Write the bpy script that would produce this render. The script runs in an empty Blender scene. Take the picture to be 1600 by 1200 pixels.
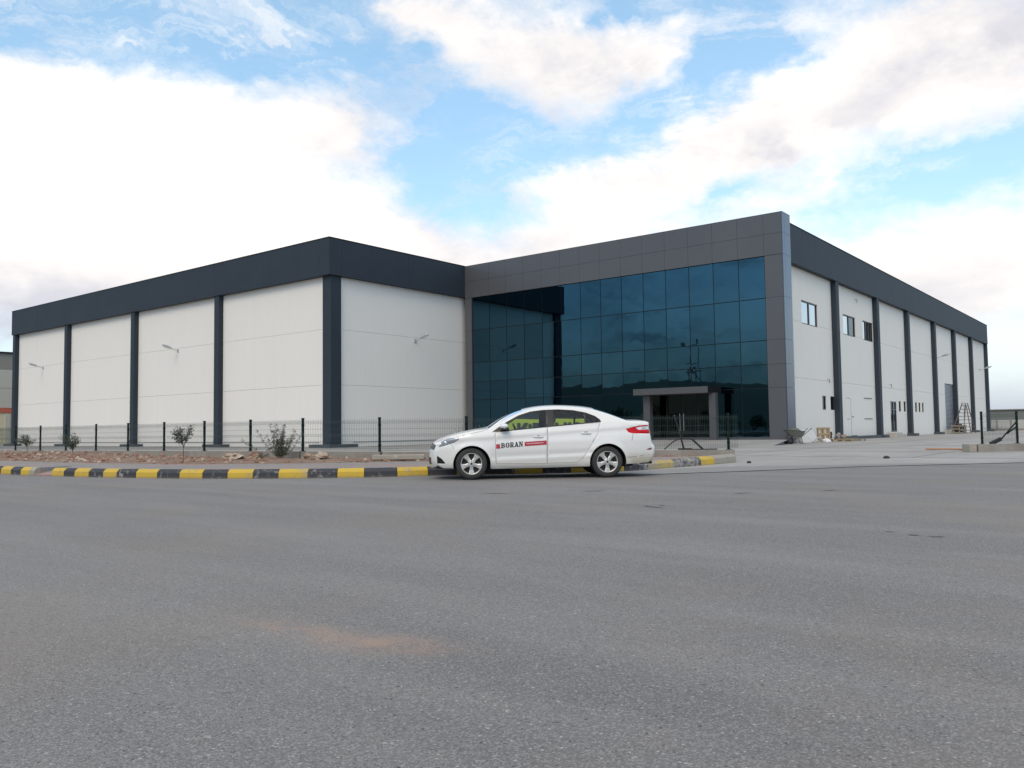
import bpy, bmesh, math, random
from math import radians as rad, sin, cos, pi, sqrt, hypot
from mathutils import Vector, Matrix, noise
from mathutils.geometry import delaunay_2d_cdt

random.seed(7)
S = bpy.context.scene
COL = S.collection

# ------------------------------------------------------------------ camera
cam_d = bpy.data.cameras.new("camera")
cam = bpy.data.objects.new("camera", cam_d); COL.objects.link(cam)
F, YAW, PIT, ROL, H = 1299.69, 0.668642, 0.0540328, -0.0127322, 0.99
r = Vector((cos(YAW), sin(YAW), 0)); fh = Vector((-sin(YAW), cos(YAW), 0)); up = Vector((0, 0, 1))
fw = fh * cos(PIT) + up * sin(PIT); uu = up * cos(PIT) - fh * sin(PIT)
rr = r * cos(ROL) + uu * sin(ROL); u2 = uu * cos(ROL) - r * sin(ROL)
M = Matrix((rr, u2, -fw)).transposed().to_4x4(); M.translation = Vector((0, 0, H))
cam.matrix_world = M
cam_d.sensor_fit = 'HORIZONTAL'; cam_d.sensor_width = 36.0; cam_d.lens = 36.0 * F / 1600.0
cam_d.clip_start = 0.05; cam_d.clip_end = 6000
S.camera = cam

# ------------------------------------------------------------------ world
SUN_DIR = Vector((0.22, -0.66, 0.66)).normalized()      # towards the sun
sun_el = math.asin(SUN_DIR.z)
W = bpy.data.worlds.new("World"); S.world = W; W.use_nodes = True
nt = W.node_tree; nt.nodes.clear()
def wn(t, **k):
    n = nt.nodes.new(t)
    for a, b in k.items(): setattr(n, a, b)
    return n
def wl(a, b): nt.links.new(a, b)
def wmath(op, a, b=None, c=None, clamp=False):
    n = wn('ShaderNodeMath', operation=op, use_clamp=clamp)
    for i, v in enumerate((a, b, c)):
        if v is None: continue
        if isinstance(v, (int, float)): n.inputs[i].default_value = v
        else: wl(v, n.inputs[i])
    return n.outputs[0]
sky = wn('ShaderNodeTexSky', sky_type='NISHITA', sun_disc=False)
sky.sun_elevation = sun_el
sky.sun_rotation = math.atan2(SUN_DIR.x, SUN_DIR.y)
sky.air_density = 1.0; sky.dust_density = 0.6; sky.ozone_density = 0.3
bg_sky = wn('ShaderNodeBackground'); bg_sky.inputs[1].default_value = 0.15
wl(sky.outputs[0], bg_sky.inputs[0])
tc = wn('ShaderNodeTexCoord'); sp = wn('ShaderNodeSeparateXYZ'); wl(tc.outputs['Generated'], sp.inputs[0])
az = wmath('MULTIPLY', wmath('ARCTAN2', sp.outputs[1], sp.outputs[0]), -180 / pi)
el = wmath('MULTIPLY', wmath('ARCSINE', sp.outputs[2]), 180 / pi)
# billows are displaced by noise so that edges are ragged
pn = wn('ShaderNodeCombineXYZ'); wl(sp.outputs[0], pn.inputs[0]); wl(sp.outputs[1], pn.inputs[1])
wl(wmath('MULTIPLY', sp.outputs[2], 1.7), pn.inputs[2])
def noi(scale, detail, rough, off=0.0, dist=0.0):
    n = wn('ShaderNodeTexNoise'); n.inputs['Scale'].default_value = scale; n.inputs['Detail'].default_value = detail
    n.inputs['Roughness'].default_value = rough; n.inputs['Distortion'].default_value = dist
    if off:
        mp = wn('ShaderNodeMapping'); mp.inputs['Location'].default_value = (off, off * .7, off * .3)
        wl(pn.outputs[0], mp.inputs[0]); wl(mp.outputs[0], n.inputs[0])
    else: wl(pn.outputs[0], n.inputs[0])
    return n
n1 = noi(5.0, 9, 0.62, 0, 0.3); n2 = noi(13, 8, 0.6, 3.1); n3 = noi(2.2, 5, .55, 8.3); n4 = noi(4.5, 6, .6, 5.7); n5 = noi(30, 6, .65, 1.7)
wu = wmath('MULTIPLY', wmath('SUBTRACT', n2.outputs[0], .5), 11.0)
wv = wmath('MULTIPLY', wmath('SUBTRACT', n1.outputs[0], .5), 8.0)
uv = wn('ShaderNodeCombineXYZ'); wl(wmath('ADD', az, wu), uv.inputs[0]); wl(wmath('ADD', el, wv), uv.inputs[1])
BLOBS = [(-156.11, 12.7, 19.63, 8.13, 0, 1.5), (-141.5, 20.4, 8.6, 3.9, 8, 1.0), (-158.25, 18.02, 7.45, 4.28, 0, 0.8), (-151.07, 19.6, 5.75, 2.97, 0, 0.7), (-137.03, 11.3, 15.68, 5.53, -15, 1.3),
 (-132.51, 25.64, 7.64, 4.12, -25, 1.1), (-125.32, 24.27, 8.54, 4.01, -20, 0.9), (-118.22, 23.32, 7.41, 3.05, -10, 0.7), (-135.18, 27.42, 5.36, 2.18, 0, 0.6), (-125.44, 17.08, 8.03, 2.07, 5, 0.7),
 (-114.91, 18.15, 11.01, 2.79, 15, 1.0), (-105.52, 19.99, 9.9, 3.52, 22, 1.1), (-98.56, 21.29, 8.12, 5.85, 0, 1.2), (-108.51, 24.11, 6.38, 2.16, 0, 0.4), (-124.6, 13.4, 11.99, 3.81, 0, 1.0),
 (-106.86, 14.78, 6.56, 1.96, 10, 0.55), (-100.44, 8.63, 11.42, 5.01, 15, 1.3),
 (-148.38, 26.3, 20.82, 3.87, 0, -1.50), (-131.0, 19.6, 6.6, 5.2, -40, -1.50), (-116.5, 20.9, 8.2, 2.7, 15, -0.96), (-112.0, 24.3, 4.0, 2.8, 0, -0.83), (-119.0, 27.11, 4.84, 1.27, 0, -0.96),
 (-100.54, 15.31, 7.68, 1.86, 8, -1.23), (-96.7, 1.5, 8.28, 2.25, 0, -1.50), (-113.71, 15.43, 5.01, 1.42, 10, -0.62), (-160.03, 24.5, 6.57, 3.28, 0, -0.83)]
acc = None
for (bu, bv, ru, rv, rot, w_) in BLOBS:
    mp = wn('ShaderNodeMapping', vector_type='TEXTURE')
    mp.inputs['Location'].default_value = (bu, bv, 0); mp.inputs['Rotation'].default_value = (0, 0, rad(rot)); mp.inputs['Scale'].default_value = (ru * 1.45, rv * 1.45, 1)
    wl(uv.outputs[0], mp.inputs[0])
    g = wn('ShaderNodeTexGradient', gradient_type='QUADRATIC_SPHERE'); wl(mp.outputs[0], g.inputs[0])
    acc = wmath('MULTIPLY_ADD', g.outputs[1], w_ * 1.7, acc if acc is not None else 0.22)
field = wmath('ADD', acc, wmath('MULTIPLY', wmath('SUBTRACT', n4.outputs[0], .5), 1.5))
field = wmath('ADD', field, wmath('MULTIPLY', wmath('SUBTRACT', n5.outputs[0], .5), .95))
ov = wn('ShaderNodeMapRange'); wl(el, ov.inputs[0]); ov.inputs[1].default_value = 31; ov.inputs[2].default_value = 46; ov.inputs[3].default_value = 0; ov.inputs[4].default_value = .5
field = wmath('ADD', field, ov.outputs[0])      # the cover thickens overhead
mr = wn('ShaderNodeMapRange', interpolation_type='SMOOTHSTEP'); wl(field, mr.inputs[0])
mr.inputs[1].default_value = -0.25; mr.inputs[2].default_value = 1.45
# low clouds close up towards the horizon
hz = wn('ShaderNodeMapRange'); wl(el, hz.inputs[0]); hz.inputs[1].default_value = 0; hz.inputs[2].default_value = 10
hz.inputs[3].default_value = 0.97; hz.inputs[4].default_value = 0.05
# thin fibrous veils drawn out along the wind
vm = wn('ShaderNodeMapping'); vm.inputs['Rotation'].default_value = (0, 0, rad(-14)); vm.inputs['Scale'].default_value = (.055, .20, 1); wl(uv.outputs[0], vm.inputs[0])
vn = wn('ShaderNodeTexNoise'); vn.inputs['Scale'].default_value = 1.6; vn.inputs['Detail'].default_value = 9; vn.inputs['Roughness'].default_value = .66; vn.inputs['Distortion'].default_value = .5; wl(vm.outputs[0], vn.inputs[0])
ve = wn('ShaderNodeMapRange', interpolation_type='SMOOTHSTEP'); wl(vn.outputs[0], ve.inputs[0]); ve.inputs[1].default_value = .46; ve.inputs[2].default_value = .74; ve.inputs[4].default_value = .62
inv = wmath('SUBTRACT', 1.0, wmath('MAXIMUM', mr.outputs[0], hz.outputs[0]))
cov = wmath('SUBTRACT', 1.0, wmath('MULTIPLY', inv, wmath('SUBTRACT', 1.0, ve.outputs[0])))
# cloud colour: white tops, lavender grey where thick
gacc = None
for (bu, bv, ru, rv, w_) in ((-97.5, 22, 17, 9, .60), (-120, 23.5, 18, 5.5, .45), (-150, 8.0, 28, 5.2, .70), (-107, 18.6, 15, 3.6, .40), (-104, 8, 18, 5, .30), (-136, 25, 8, 5, .30)):
    mp = wn('ShaderNodeMapping', vector_type='TEXTURE'); mp.inputs['Location'].default_value = (bu, bv, 0); mp.inputs['Scale'].default_value = (ru, rv, 1); wl(uv.outputs[0], mp.inputs[0])
    g = wn('ShaderNodeTexGradient', gradient_type='QUADRATIC_SPHERE'); wl(mp.outputs[0], g.inputs[0]); gacc = wmath('MULTIPLY_ADD', g.outputs[1], w_, gacc if gacc is not None else 0.0)
mr2 = wn('ShaderNodeMapRange'); wl(wmath('ADD', wmath('ADD', n3.outputs[0], gacc), wmath('ADD', wmath('MULTIPLY', wmath('SUBTRACT', n1.outputs[0], .5), 1.5), wmath('MULTIPLY', wmath('SUBTRACT', n2.outputs[0], .5), .6))), mr2.inputs[0])
mr2.inputs[1].default_value = .40; mr2.inputs[2].default_value = 1.05
cr = wn('ShaderNodeMix', data_type='RGBA'); wl(mr2.outputs[0], cr.inputs[0])
cr.inputs[6].default_value = (1.13, 1.07, 1.0, 1); cr.inputs[7].default_value = (.69, .685, .735, 1)
# greyer, bluer near the horizon
hz2 = wn('ShaderNodeMapRange'); wl(el, hz2.inputs[0]); hz2.inputs[1].default_value = 0; hz2.inputs[2].default_value = 9
cr2 = wn('ShaderNodeMix', data_type='RGBA'); wl(hz2.outputs[0], cr2.inputs[0])
cr2.inputs[6].default_value = (.43, .49, .62, 1); wl(cr.outputs[2], cr2.inputs[7])
# the half of the sky the glass front mirrors is a duller one: grey cloud over deeper blue
dotf = wmath('ADD', wmath('MULTIPLY', sp.outputs[0], .45), wmath('MULTIPLY', sp.outputs[1], .89))
dull = wn('ShaderNodeMapRange', interpolation_type='SMOOTHSTEP'); wl(wmath('SUBTRACT', dotf, wmath('MULTIPLY', sp.outputs[2], -.8)), dull.inputs[0])
dull.inputs[1].default_value = -.92; dull.inputs[2].default_value = -.10
cr3 = wn('ShaderNodeMix', data_type='RGBA'); wl(dull.outputs[0], cr3.inputs[0]); dc = wn('ShaderNodeMix', data_type='RGBA'); dm = wn('ShaderNodeMapRange', interpolation_type='SMOOTHSTEP'); wl(wmath('ADD', n1.outputs[0], wmath('MULTIPLY', wmath('SUBTRACT', n3.outputs[0], .5), .8)), dm.inputs[0])
dm.inputs[1].default_value = .42; dm.inputs[2].default_value = .66; wl(dm.outputs[0], dc.inputs[0]); dc.inputs[6].default_value = (.10, .13, .18, 1); dc.inputs[7].default_value = (.42, .44, .46, 1); wl(dc.outputs[2], cr3.inputs[6]); wl(cr2.outputs[2], cr3.inputs[7])
bg_c = wn('ShaderNodeBackground'); wl(cr3.outputs[2], bg_c.inputs[0]); bg_c.inputs[1].default_value = 1.0
bg_h = wn('ShaderNodeBackground'); bg_h.inputs[0].default_value = (.085, .205, .27, 1); wl(wmath('MULTIPLY_ADD', dull.outputs[0], .9, .1), bg_h.inputs[1])   # thin high haze in the blue
ad = wn('ShaderNodeAddShader'); wl(bg_sky.outputs[0], ad.inputs[0]); wl(bg_h.outputs[0], ad.inputs[1])
mx = wn('ShaderNodeMixShader'); wl(cov, mx.inputs[0]); wl(ad.outputs[0], mx.inputs[1]); wl(bg_c.outputs[0], mx.inputs[2])
wo = wn('ShaderNodeOutputWorld'); wl(mx.outputs[0], wo.inputs[0])

# ------------------------------------------------------------------ sun, exposure
sl = bpy.data.lights.new("sun", 'SUN'); sl.energy = 1.15; sl.angle = rad(28); sl.color = (1, .84, .63)
so = bpy.data.objects.new("sun", sl); COL.objects.link(so)
so.rotation_euler = (-SUN_DIR).to_track_quat('-Z', 'Y').to_euler(); so.location = (0, 0, 40)
S.view_settings.view_transform = 'Standard'; S.view_settings.look = 'None'
S.view_settings.gamma = 1; S.view_settings.use_curve_mapping = False
S.view_settings.exposure = 0.14
try:
    S.cycles.max_bounces = 8; S.cycles.transparent_max_bounces = 16
except Exception: pass

# ------------------------------------------------------------------ materials
def mat(name, col, rough=.6, metal=0., spec=.5, var=None, vscale=1.0, bump=0., bscale=20., coat=0., vdet=5, aniso=None, coords='Object'):
    m = bpy.data.materials.new(name); m.use_nodes = True
    t = m.node_tree; b = t.nodes['Principled BSDF']
    b.inputs['Base Color'].default_value = (*col, 1); b.inputs['Roughness'].default_value = rough
    b.inputs['Metallic'].default_value = metal; b.inputs['Specular IOR Level'].default_value = spec
    if coat: b.inputs['Coat Weight'].default_value = coat; b.inputs['Coat Roughness'].default_value = .04
    if var or bump:
        c = t.nodes.new('ShaderNodeTexCoord'); src = c.outputs[coords]
        if aniso:
            mp = t.nodes.new('ShaderNodeMapping'); mp.inputs['Scale'].default_value = aniso
            t.links.new(src, mp.inputs[0]); src = mp.outputs[0]
    if var:
        n = t.nodes.new('ShaderNodeTexNoise'); n.inputs['Scale'].default_value = vscale; n.inputs['Detail'].default_value = vdet; n.inputs['Roughness'].default_value = .6
        t.links.new(src, n.inputs[0])
        rp = t.nodes.new('ShaderNodeMapRange'); rp.inputs[1].default_value = .3; rp.inputs[2].default_value = .7
        t.links.new(n.outputs[0], rp.inputs[0])
        mixn = t.nodes.new('ShaderNodeMix'); mixn.data_type = 'RGBA'; t.links.new(rp.outputs[0], mixn.inputs[0])
        mixn.inputs[6].default_value = (*col, 1); mixn.inputs[7].default_value = (*var, 1)
        t.links.new(mixn.outputs[2], b.inputs['Base Color'])
    if bump:
        n2_ = t.nodes.new('ShaderNodeTexNoise'); n2_.inputs['Scale'].default_value = bscale; n2_.inputs['Detail'].default_value = 5
        t.links.new(src, n2_.inputs[0])
        bm_ = t.nodes.new('ShaderNodeBump'); bm_.inputs['Strength'].default_value = bump; bm_.inputs['Distance'].default_value = .02
        t.links.new(n2_.outputs[0], bm_.inputs['Height']); t.links.new(bm_.outputs[0], b.inputs['Normal'])
    return m

class NT:
    """small helper for building node materials"""
    def __init__(s, name):
        s.m = bpy.data.materials.new(name); s.m.use_nodes = True; s.t = s.m.node_tree; s.b = s.t.nodes['Principled BSDF']
        s.tc = s.t.nodes.new('ShaderNodeTexCoord')
    def n(s, t, **k):
        x = s.t.nodes.new(t)
        for a, b in k.items(): setattr(x, a, b)
        return x
    def l(s, a, b): s.t.links.new(a, b)
    def math(s, op, a, b=None, c=None, clamp=False):
        n = s.n('ShaderNodeMath', operation=op, use_clamp=clamp)
        for i, v in enumerate((a, b, c)):
            if v is None: continue
            if isinstance(v, (int, float)): n.inputs[i].default_value = v
            else: s.l(v, n.inputs[i])
        return n.outputs[0]
    def noise(s, src, scale, det=4, rough=.55, sc=None, loc=None):
        if sc or loc:
            mp = s.n('ShaderNodeMapping')
            if sc: mp.inputs['Scale'].default_value = sc
            if loc: mp.inputs['Location'].default_value = loc
            s.l(src, mp.inputs[0]); src = mp.outputs[0]
        n = s.n('ShaderNodeTexNoise'); n.inputs['Scale'].default_value = scale; n.inputs['Detail'].default_value = det; n.inputs['Roughness'].default_value = rough
        s.l(src, n.inputs[0]); return n.outputs[0]
    def vor(s, src, scale, feat='F1'):
        n = s.n('ShaderNodeTexVoronoi', feature=feat); n.inputs['Scale'].default_value = scale; s.l(src, n.inputs[0]); return n
    def rng(s, v, a, b, c=0., d=1., smooth=False):
        n = s.n('ShaderNodeMapRange')
        if smooth: n.interpolation_type = 'SMOOTHSTEP'
        s.l(v, n.inputs[0])
        for i, q in zip((1, 2, 3, 4), (a, b, c, d)): n.inputs[i].default_value = q
        return n.outputs[0]
    def mix(s, f, a, b, mode='MIX'):
        n = s.n('ShaderNodeMix', data_type='RGBA', blend_type=mode)
        for i, v in ((0, f), (6, a), (7, b)):
            if isinstance(v, (int, float)): n.inputs[i].default_value = v
            elif isinstance(v, tuple): n.inputs[i].default_value = (*v, 1)
            else: s.l(v, n.inputs[i])
        return n.outputs[2]
    def blob(s, src, x, y, rx, ry, rot):
        mp = s.n('ShaderNodeMapping', vector_type='TEXTURE'); mp.inputs['Location'].default_value = (x, y, 0)
        mp.inputs['Rotation'].default_value = (0, 0, rad(rot)); mp.inputs['Scale'].default_value = (rx, ry, 1e3)
        s.l(src, mp.inputs[0]); g = s.n('ShaderNodeTexGradient', gradient_type='QUADRATIC_SPHERE'); s.l(mp.outputs[0], g.inputs[0]); return g.outputs[1]
    def bump(s, h, strength=.5, dist=.01):
        n = s.n('ShaderNodeBump'); n.inputs['Strength'].default_value = strength; n.inputs['Distance'].default_value = dist
        s.l(h, n.inputs['Height']); s.l(n.outputs[0], s.b.inputs['Normal'])

# asphalt: aggregate, tonal drift, dust and clay stain
A = NT('asphalt'); P = A.tc.outputs['Object']
big = A.noise(P, .16, 5, .6); mid = A.noise(P, 1.1, 6, .6); fine = A.noise(P, 55, 4, .7); streak = A.noise(P, .5, 5, .6, sc=(.35, 2.2, 1))
agg = A.vor(P, 150); agg2 = A.vor(P, 48); fleck = A.vor(P, 55)
base = A.mix(A.rng(big, .34, .66), (.152, .144, .141), (.212, .201, .194))
base = A.mix(A.math('MULTIPLY', A.rng(mid, .35, .7), .8), base, (.176, .167, .165))
base = A.mix(A.math('MULTIPLY', A.rng(streak, .42, .66), .6), base, (.258, .246, .236))
tar = A.noise(P, .55, 4, .5, loc=(31, 7, 0), sc=(.5, 1.6, 1))
base = A.mix(A.math('MULTIPLY', A.rng(tar, .60, .72), .35), base, (.115, .114, .120))
sep = A.n('ShaderNodeSeparateColor'); A.l(agg.outputs['Color'], sep.inputs[0])
sep2 = A.n('ShaderNodeSeparateColor'); A.l(fleck.outputs['Color'], sep2.inputs[0])
base = A.mix(A.math('MULTIPLY', A.rng(sep.outputs[0], .0, .55, 1, 0), .62), base, (.075, .073, .078))
base = A.mix(A.math('MULTIPLY', A.rng(sep.outputs[1], .62, 1.0), .50), base, (.44, .43, .42))
flm = A.math('MULTIPLY', A.rng(sep2.outputs[0], .94, .95), A.rng(fleck.outputs['Distance'], .22, .34, 1, 0))
base = A.mix(A.math('MULTIPLY', flm, .75), base, (.50, .48, .47))
flk = A.math('MULTIPLY', A.rng(sep2.outputs[1], .965, .975), A.rng(fleck.outputs['Distance'], .25, .4, 1, 0))
base = A.mix(A.math('MULTIPLY', flk, .8), base, (.02, .02, .022))
flb = A.vor(P, 24); sep3 = A.n('ShaderNodeSeparateColor'); A.l(flb.outputs['Color'], sep3.inputs[0])
base = A.mix(A.math('MULTIPLY', A.math('MULTIPLY', A.rng(sep3.outputs[0], .93, .94), A.rng(flb.outputs['Distance'], .10, .22, 1, 0)), .7), base, (.48, .45, .42))
base = A.mix(A.math('MULTIPLY', A.math('MULTIPLY', A.rng(sep3.outputs[1], .95, .96), A.rng(flb.outputs['Distance'], .10, .24, 1, 0)), .8), base, (.03, .03, .03))
base = A.mix(A.math('MULTIPLY', A.rng(fine, .42, .62), .22), base, (.26, .255, .25))
brown = A.noise(P, .33, 5, .6, loc=(11, 3, 0))
base = A.mix(A.math('MULTIPLY', A.rng(brown, .50, .70), .32), base, (.26, .21, .165))
st = A.math('ADD', A.blob(P, -3.48, 2.66, .62, .22, 12), A.math('MULTIPLY', A.blob(P, -2.92, 2.70, .66, .30, 20), 1.5))
st = A.math('ADD', st, A.math('MULTIPLY', A.blob(P, -.75, 2.35, .8, .3, 40), .45))
wob = A.noise(P, 5.5, 5, .65)
stm = A.math('MULTIPLY', A.rng(A.math('MULTIPLY', st, A.rng(wob, .30, .72)), .0, .65), .62)
base = A.mix(stm, base, (.40, .27, .20))
A.l(base, A.b.inputs['Base Color'])
A.b.inputs['Roughness'].default_value = .82; A.b.inputs['Specular IOR Level'].default_value = .35
hgt = A.math('ADD', A.math('MULTIPLY', agg.outputs['Distance'], -.8), A.math('MULTIPLY', fine, .5))
A.bump(hgt, .75, .006)
M_asph = A.m

# yard concrete
A = NT('yard_concrete'); P = A.tc.outputs['Object']
b1 = A.noise(P, .22, 6, .62); b2 = A.noise(P, 1.6, 6, .65); b3 = A.noise(P, 60, 3, .6)
b4 = A.noise(P, .35, 5, .6, sc=(1.8, .35, 1), loc=(4, 9, 0))
c = A.mix(A.rng(b1, .35, .65), (.295, .285, .275), (.38, .365, .345))
c = A.mix(A.math('MULTIPLY', A.rng(b4, .5, .68), .55), c, (.235, .228, .225))
c = A.mix(A.math('MULTIPLY', A.rng(b2, .5, .75), .35), c, (.44, .42, .40))
c = A.mix(A.math('MULTIPLY', A.rng(b3, .4, .7), .15), c, (.15, .15, .15))
ds = A.noise(P, .5, 5, .6, loc=(20, 2, 0)); c = A.mix(A.math('MULTIPLY', A.rng(ds, .56, .72), .35), c, (.36, .29, .25))
# damp grey apron next to the road seam, with cement splashes
ap = A.math('ADD', A.blob(P, -7.5, 18.4, 4.6, 2.6, 55), A.blob(P, -5.2, 21.3, 3.6, 1.6, 55))
ap = A.math('ADD', ap, A.math('ADD', A.blob(P, -1.0, 27.0, 6.5, 1.5, 52), A.blob(P, 6.5, 36.5, 9, 1.8, 52)))
c = A.mix(A.math('MULTIPLY', A.rng(ap, .05, .35, smooth=True), .75), c, (.20, .194, .19))
spl = A.noise(P, 3.0, 5, .7, sc=(1.6, .5, 1)); ws = A.math('ADD', A.blob(P, -8.3, 19.9, 1.5, 1.0, 40), A.blob(P, -6.6, 18.6, 1.6, .9, 40))
c = A.mix(A.math('MULTIPLY', A.rng(spl, .56, .64), A.rng(ws, .05, .5)), c, (.48, .48, .49))
A.l(c, A.b.inputs['Base Color']); A.b.inputs['Roughness'].default_value = .8
A.bump(A.math('ADD', b3, A.math('MULTIPLY', b2, 1.5)), .4, .01); M_yard = A.m

# render coat on the concrete wall panels: off white, faint vertical trowel streaks and dust at the foot
A = NT('wall_paint'); P = A.tc.outputs['Object']
s1 = A.noise(P, 1.0, 5, .6, sc=(2.5, 2.5, .25)); s2 = A.noise(P, .35, 4, .6)
s3 = A.noise(P, 1.2, 4, .5, sc=(3, 3, .06))
c = A.mix(A.rng(s1, .3, .7), (.79, .758, .712), (.765, .738, .692))
c = A.mix(A.math('MULTIPLY', A.rng(s2, .45, .7), .5), c, (.755, .735, .70))
c = A.mix(A.math('MULTIPLY', A.rng(s3, .58, .78), .25), c, (.69, .675, .645))
sz = A.n('ShaderNodeSeparateXYZ'); A.l(P, sz.inputs[0])
c = A.mix(A.math('MULTIPLY', A.rng(A.math('ADD', sz.outputs[2], A.math('MULTIPLY', s1, 1.2)), .6, 1.5, 1, 0), .35), c, (.60, .575, .54))
A.l(c, A.b.inputs['Base Color']); A.b.inputs['Roughness'].default_value = .85
A.bump(A.noise(P, 25, 4, .6), .12, .01); M_wall = A.m

M_anth = mat('anthracite_paint', (.026, .036, .050), .6, spec=.25, var=(.031, .042, .057), vscale=.6, bump=.05, bscale=12)
M_clad = mat('composite_cladding', (.104, .107, .116), .34, metal=.2, spec=.5, var=(.094, .098, .107), vscale=.35)
M_clad_skytint = mat('cladding_return_skytint', (.085, .105, .145), .2, metal=.5, spec=.6)  # same cladding, tinted blue: the sky's reflection is put into the colour
M_joint = mat('dark_joint', (.014, .015, .018), .9, spec=.1)
M_plinth = mat('plinth_paint', (.05, .062, .078), .7, var=(.075, .08, .088), vscale=3)
M_mull = mat('mullion', (.008, .014, .018), .5)
M_black = mat('black_trim', (.012, .012, .014), .45)
M_winframe = mat('window_frame', (.03, .034, .042), .4)
M_roof = mat('roof_sheet', (.25, .26, .28), .6)

def glass_panel(name, col, rough=.015, wave=.0):
    g = NT(name); P = g.tc.outputs['Object']
    g.b.inputs['Metallic'].default_value = 1.0; g.b.inputs['Base Color'].default_value = (*col, 1); g.b.inputs['Roughness'].default_value = rough
    oi = g.n('ShaderNodeObjectInfo')
    v = g.rng(oi.outputs['Random'], 0, 1, .86, 1.14)
    n = g.n('ShaderNodeMix', data_type='RGBA', blend_type='MULTIPLY'); n.inputs[0].default_value = 1; n.inputs[6].default_value = (*col, 1)
    cc = g.n('ShaderNodeCombineColor'); [g.l(v, cc.inputs[i]) for i in range(3)]; g.l(cc.outputs[0], n.inputs[7]); g.l(n.outputs[2], g.b.inputs['Base Color'])
    if wave: g.bump(g.noise(P, .55, 2, .4), wave, .05)
    return g.m
M_glass = glass_panel('tinted_facade_glass', (.038, .094, .132), .012, .10)
M_doorglass = glass_panel('entrance_glass', (.055, .066, .070), .02, .05)
M_winpane = glass_panel('window_pane', (.56, .56, .57), .03, .05)
M_darkpane = glass_panel('dark_window_pane', (.03, .035, .045), .05)

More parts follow.
